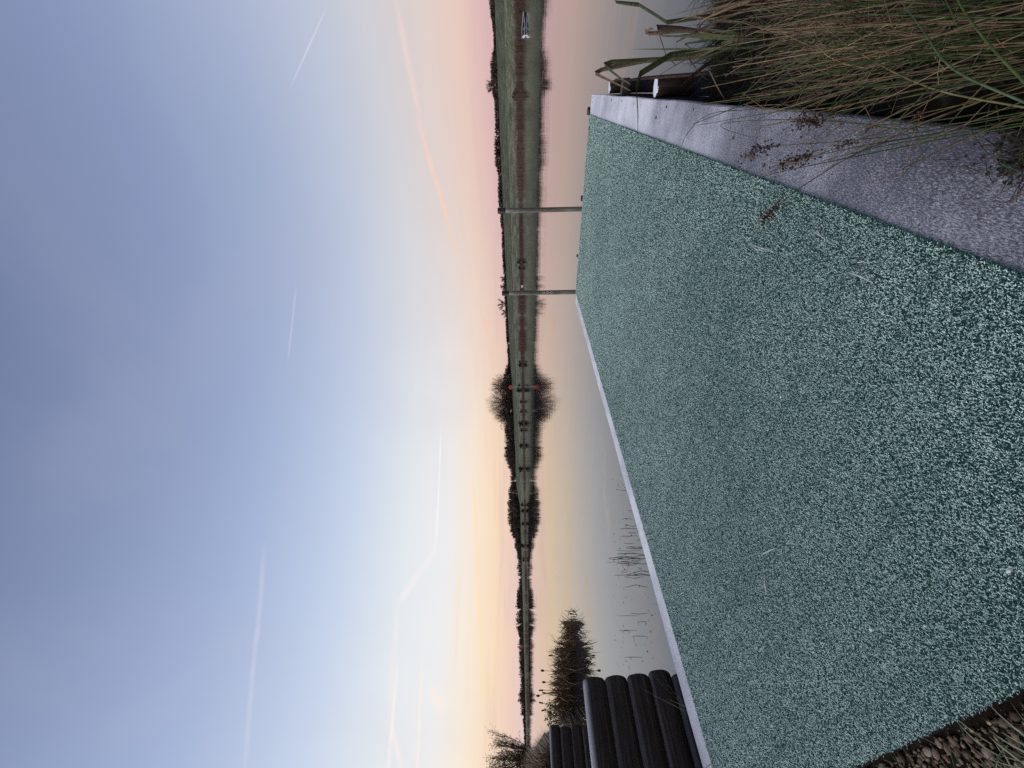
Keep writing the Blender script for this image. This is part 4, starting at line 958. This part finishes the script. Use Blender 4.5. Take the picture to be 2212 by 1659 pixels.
# ------------------------------------------------------------------ plants in the water on the left
BR = [(.16, .092, .048), (.22, .132, .070), (.28, .185, .10), (.09, .054, .032), (.11, .10, .042)]
def reed_clump(X0, X1, D0, hmin, hmax, n, heads, label, seed):
    rdm = random.Random(seed); c0 = at((X0+X1)/2, D0); o = empty('bulrush_clump', c0, label, 'bulrushes', 'brown bulrush clumps beyond the log walls')
    mass = MB()
    for i in range(n):
        p = at(rdm.uniform(X0, X1), D0 + rdm.uniform(-.55, .55)) - c0; p.z = -.1
        kink = (rdm.randint(2, 5), rdm.uniform(.8, 2.4), rdm.gauss(0, .5)) if rdm.random() < .55 else None
        az_ = rdm.uniform(0, 6.28); pts = arc(p, az_, rdm.uniform(hmin*.7, hmax*1.12), rdm.uniform(.02, .5), rdm.uniform(.1, 1.0), 7, kink)
        pts = [Vector((q.x, q.y, max(q.z, -.1))) for q in pts]
        c1 = rdm.choice(BR); wv = rdm.uniform(.008, .018)
        g = MB() if i < 40 else mass
        g.ribbon(pts, [wv]*5 + [wv*.8, wv*.5, wv*.15], (math.cos(az_+1.57), math.sin(az_+1.57), rdm.gauss(0, .3)), c1, rdm.choice(BR), .3)
        if i < 40: g.build('leaf', M_PLANT, o)
    tag(mass.build('leaf_mass', M_PLANT, o), kind='stuff')
    for X_, h_, big in heads:
        p = at(X_, D0 + rdm.uniform(-.2, .2)) - c0; tip = p + Vector((rdm.gauss(0, .11), rdm.gauss(0, .11), h_*rdm.uniform(.9, 1.04)))
        g = MB(); g.tube([p, p.lerp(tip, .5) + Vector((rdm.gauss(0, .02), 0, 0)), tip], [.009, .008, .006], 5, BR[0]); g.build('stem', M_PLANT, o)
        g = MB(); d_ = (tip-p).normalized(); a, b_ = tip - d_*.14, tip
        if big: g.blob(tuple(tip-d_*.05), (.032, .032, .060), (.085, .06, .045), n=8, m=6, jit=.2, rnd=rdm)
        else: g.tube([a, a+d_*.01, b_-d_*.01, b_], [.012, .021, .021, .010], 7, (.022, .014, .010))
        g.build('cattail_head', M_PLANT, o, True)
RD = 12.3
reed_clump(205, 262, RD, .5, .86, 440, [(248, .74, 0)], 'middle part of the bulrush clump beyond the end of the nearer log wall', 1)
reed_clump(262, 318, RD-.1, .22, .60, 280, [], 'thin low right tip of the bulrush clump out in the water', 2)
reed_clump(318, 338, RD-.1, .16, .34, 18, [], 'last few stray bulrush leaves right of the clump', 3)
reed_clump(150, 210, RD+.2, .55, .92, 460, [(207, 1.02, 1), (186, .98, 1), (168, 1.0, 0), (176, 1.08, 1)], 'tall bulrushes with fluffy seed heads just above the nearer log wall end', 4)
reed_clump(95, 155, RD+.3, .50, .88, 460, [(150, 1.0, 0), (142, 1.02, 0), (128, 1.1, 0), (118, .8, 1)], 'bulrushes with dark cattail heads right of the farther log wall', 5)
# brown reed bed and grass on the left bank
mb = MB(); rdm = random.Random(21)
for _ in range(18000):
    x = -8.45 - 14*rdm.random()**1.5; y = rdm.uniform(.12, .29)*-x
    z = lb(x, y)
    if z < -.05: continue
    az_ = rdm.uniform(0, 6.28); L_ = rdm.uniform(.2, .6); c1 = rdm.choice([(.115, .068, .034), (.16, .098, .052), (.075, .045, .024), (.09, .072, .03)]); k = rdm.uniform(.6, 1.2)
    pts = arc((x, y, z-.03), az_, L_, rdm.uniform(.1, .8), rdm.uniform(.3, 1.3), 3)
    mb.ribbon(pts, [.007, .006, .004, .001], (-math.sin(az_), math.cos(az_), .1), tuple(v_*k for v_ in c1))
tag(mb.build('dry_grass', M_PLANT), kind='stuff', label='brown dry grass covering the left bank above the farther log wall', cat='grass')
# shrub with a few last leaves
sD = 17.0; sX = 22
so_ = empty('shrub', at(sX, sD, .95), 'bare spreading shrub with last yellowish leaves on the left bank against the sunrise', 'shrub')
sh = MB(); lf = MB(); rdm = random.Random(33); Hs = zat(sX, 1058, sD) - .95
for s_ in range(38):
    az_ = rdm.uniform(0, 6.28); l0 = rdm.uniform(.05, .75); pts = arc((rdm.gauss(0, .15), rdm.gauss(0, .15), -.1), az_, Hs*rdm.uniform(.8, 1.12), l0, rdm.uniform(-.25, .25), 7)
    sh.tube(pts, [.020, .017, .015, .013, .010, .008, .006, .003], 4, (.045, .030, .022), caps=False)
    for _ in range(26):
        j = rdm.uniform(1.2, 7); i = int(min(6, j)); p = pts[i].lerp(pts[i+1], j-i if j < 7 else 1)
        tw_ = arc(p, az_+rdm.gauss(0, 1.2), Hs*rdm.uniform(.08, .25), rdm.uniform(.1, 1.1), rdm.uniform(-.4, .4), 3)
        sh.tube(tw_, [.006, .005, .004, .002], 3, (.06, .040, .028), caps=False)
        for _ in range(rdm.randint(4, 9)):
            q = tw_[rdm.randint(1, 3)] + Vector((rdm.gauss(0, .04), rdm.gauss(0, .04), rdm.gauss(0, .04)))
            u_ = Vector((rdm.gauss(0, 1), rdm.gauss(0, 1), rdm.gauss(0, 1))).normalized(); v_ = u_.cross(Vector((rdm.gauss(0, 1), rdm.gauss(0, 1), 1))).normalized(); s2 = rdm.uniform(.018, .042)
            lf.add([q-u_*s2, q+v_*s2*.45, q+u_*s2, q-v_*s2*.45], [(0, 1, 2, 3)], rdm.choice([(.10, .085, .03), (.07, .055, .025), (.13, .10, .04), (.05, .045, .02)]))
sh.build('branches', M_PLANT, so_); tag(lf.build('foliage', M_PLANT, so_), kind='stuff')
sb = tag(bush_mesh(55, .34, .8, 700, .022, (.060, .058, .020), 7).build('low_bush', M_PLANT, None, loc=at(101, 9.2, .72)), 'small yellow green bush behind the tip of the farther log wall', 'bush')

# dry stalks standing in the water beside the jetty
rdm = random.Random(61)
def stalk(x, y, h_, bent):
    o = bpy.data.objects.new('water_stalk', None); g = MB(); az_ = rdm.uniform(0, 6.28)
    pts = arc((0, 0, -.15), az_, h_+.15, rdm.uniform(.0, .22), rdm.uniform(-.1, .25), 5, (rdm.randint(2, 4), rdm.uniform(1.6, 2.5), 0) if bent else None)
    g.tube(pts, [.0042, .004, .0038, .0034, .003, .002], 4, rdm.choice([(.022, .016, .013), (.035, .026, .02)]), caps=False)
    bpy.data.objects.remove(o)
    o = g.build('water_stalk', M_PLANT, None, loc=(x, y, 0))
    return o
def stalks(X0, X1, D0, D1, n, h0, h1, label, group):
    for _ in range(n):
        p = at(rdm.uniform(X0, X1), rdm.uniform(D0, D1)); tag(stalk(p.x, p.y, rdm.uniform(h0, h1), rdm.random() < .45), label, 'stalk', group)
stalks(395, 480, 4.9, 6.2, 30, .08, .26, 'dark dry stalk in the dense patch standing in water beyond the nearer log wall', 'stalks of the dense patch in the water')
stalks(480, 640, 4.9, 5.8, 34, .05, .15, 'short dark stalk close beside the left edge of the jetty', 'short stalks along the jetty edge')
stalks(235, 330, 5.0, 6.0, 7, .08, .16, 'lone thin stalk in open water between the log wall and the dense patch', 'lone stalks in open water')
mb = MB()
for _ in range(120):
    p = at(rdm.uniform(190, 640), rdm.uniform(4.5, 6.6), .004); a = rdm.uniform(0, 3.14); u_ = Vector((math.cos(a), math.sin(a), 0)); v_ = Vector((-u_.y, u_.x, 0)); s_ = rdm.uniform(.012, .03)
    mb.add([p-u_*s_, p-v_*s_*.3, p+u_*s_, p+v_*s_*.3], [(0, 1, 2, 3)], rdm.choice(DB))
tag(mb.build('floating_leaves', M_PLANT), kind='stuff', label='small dark leaf scraps floating on the water left of the jetty', cat='leaves')
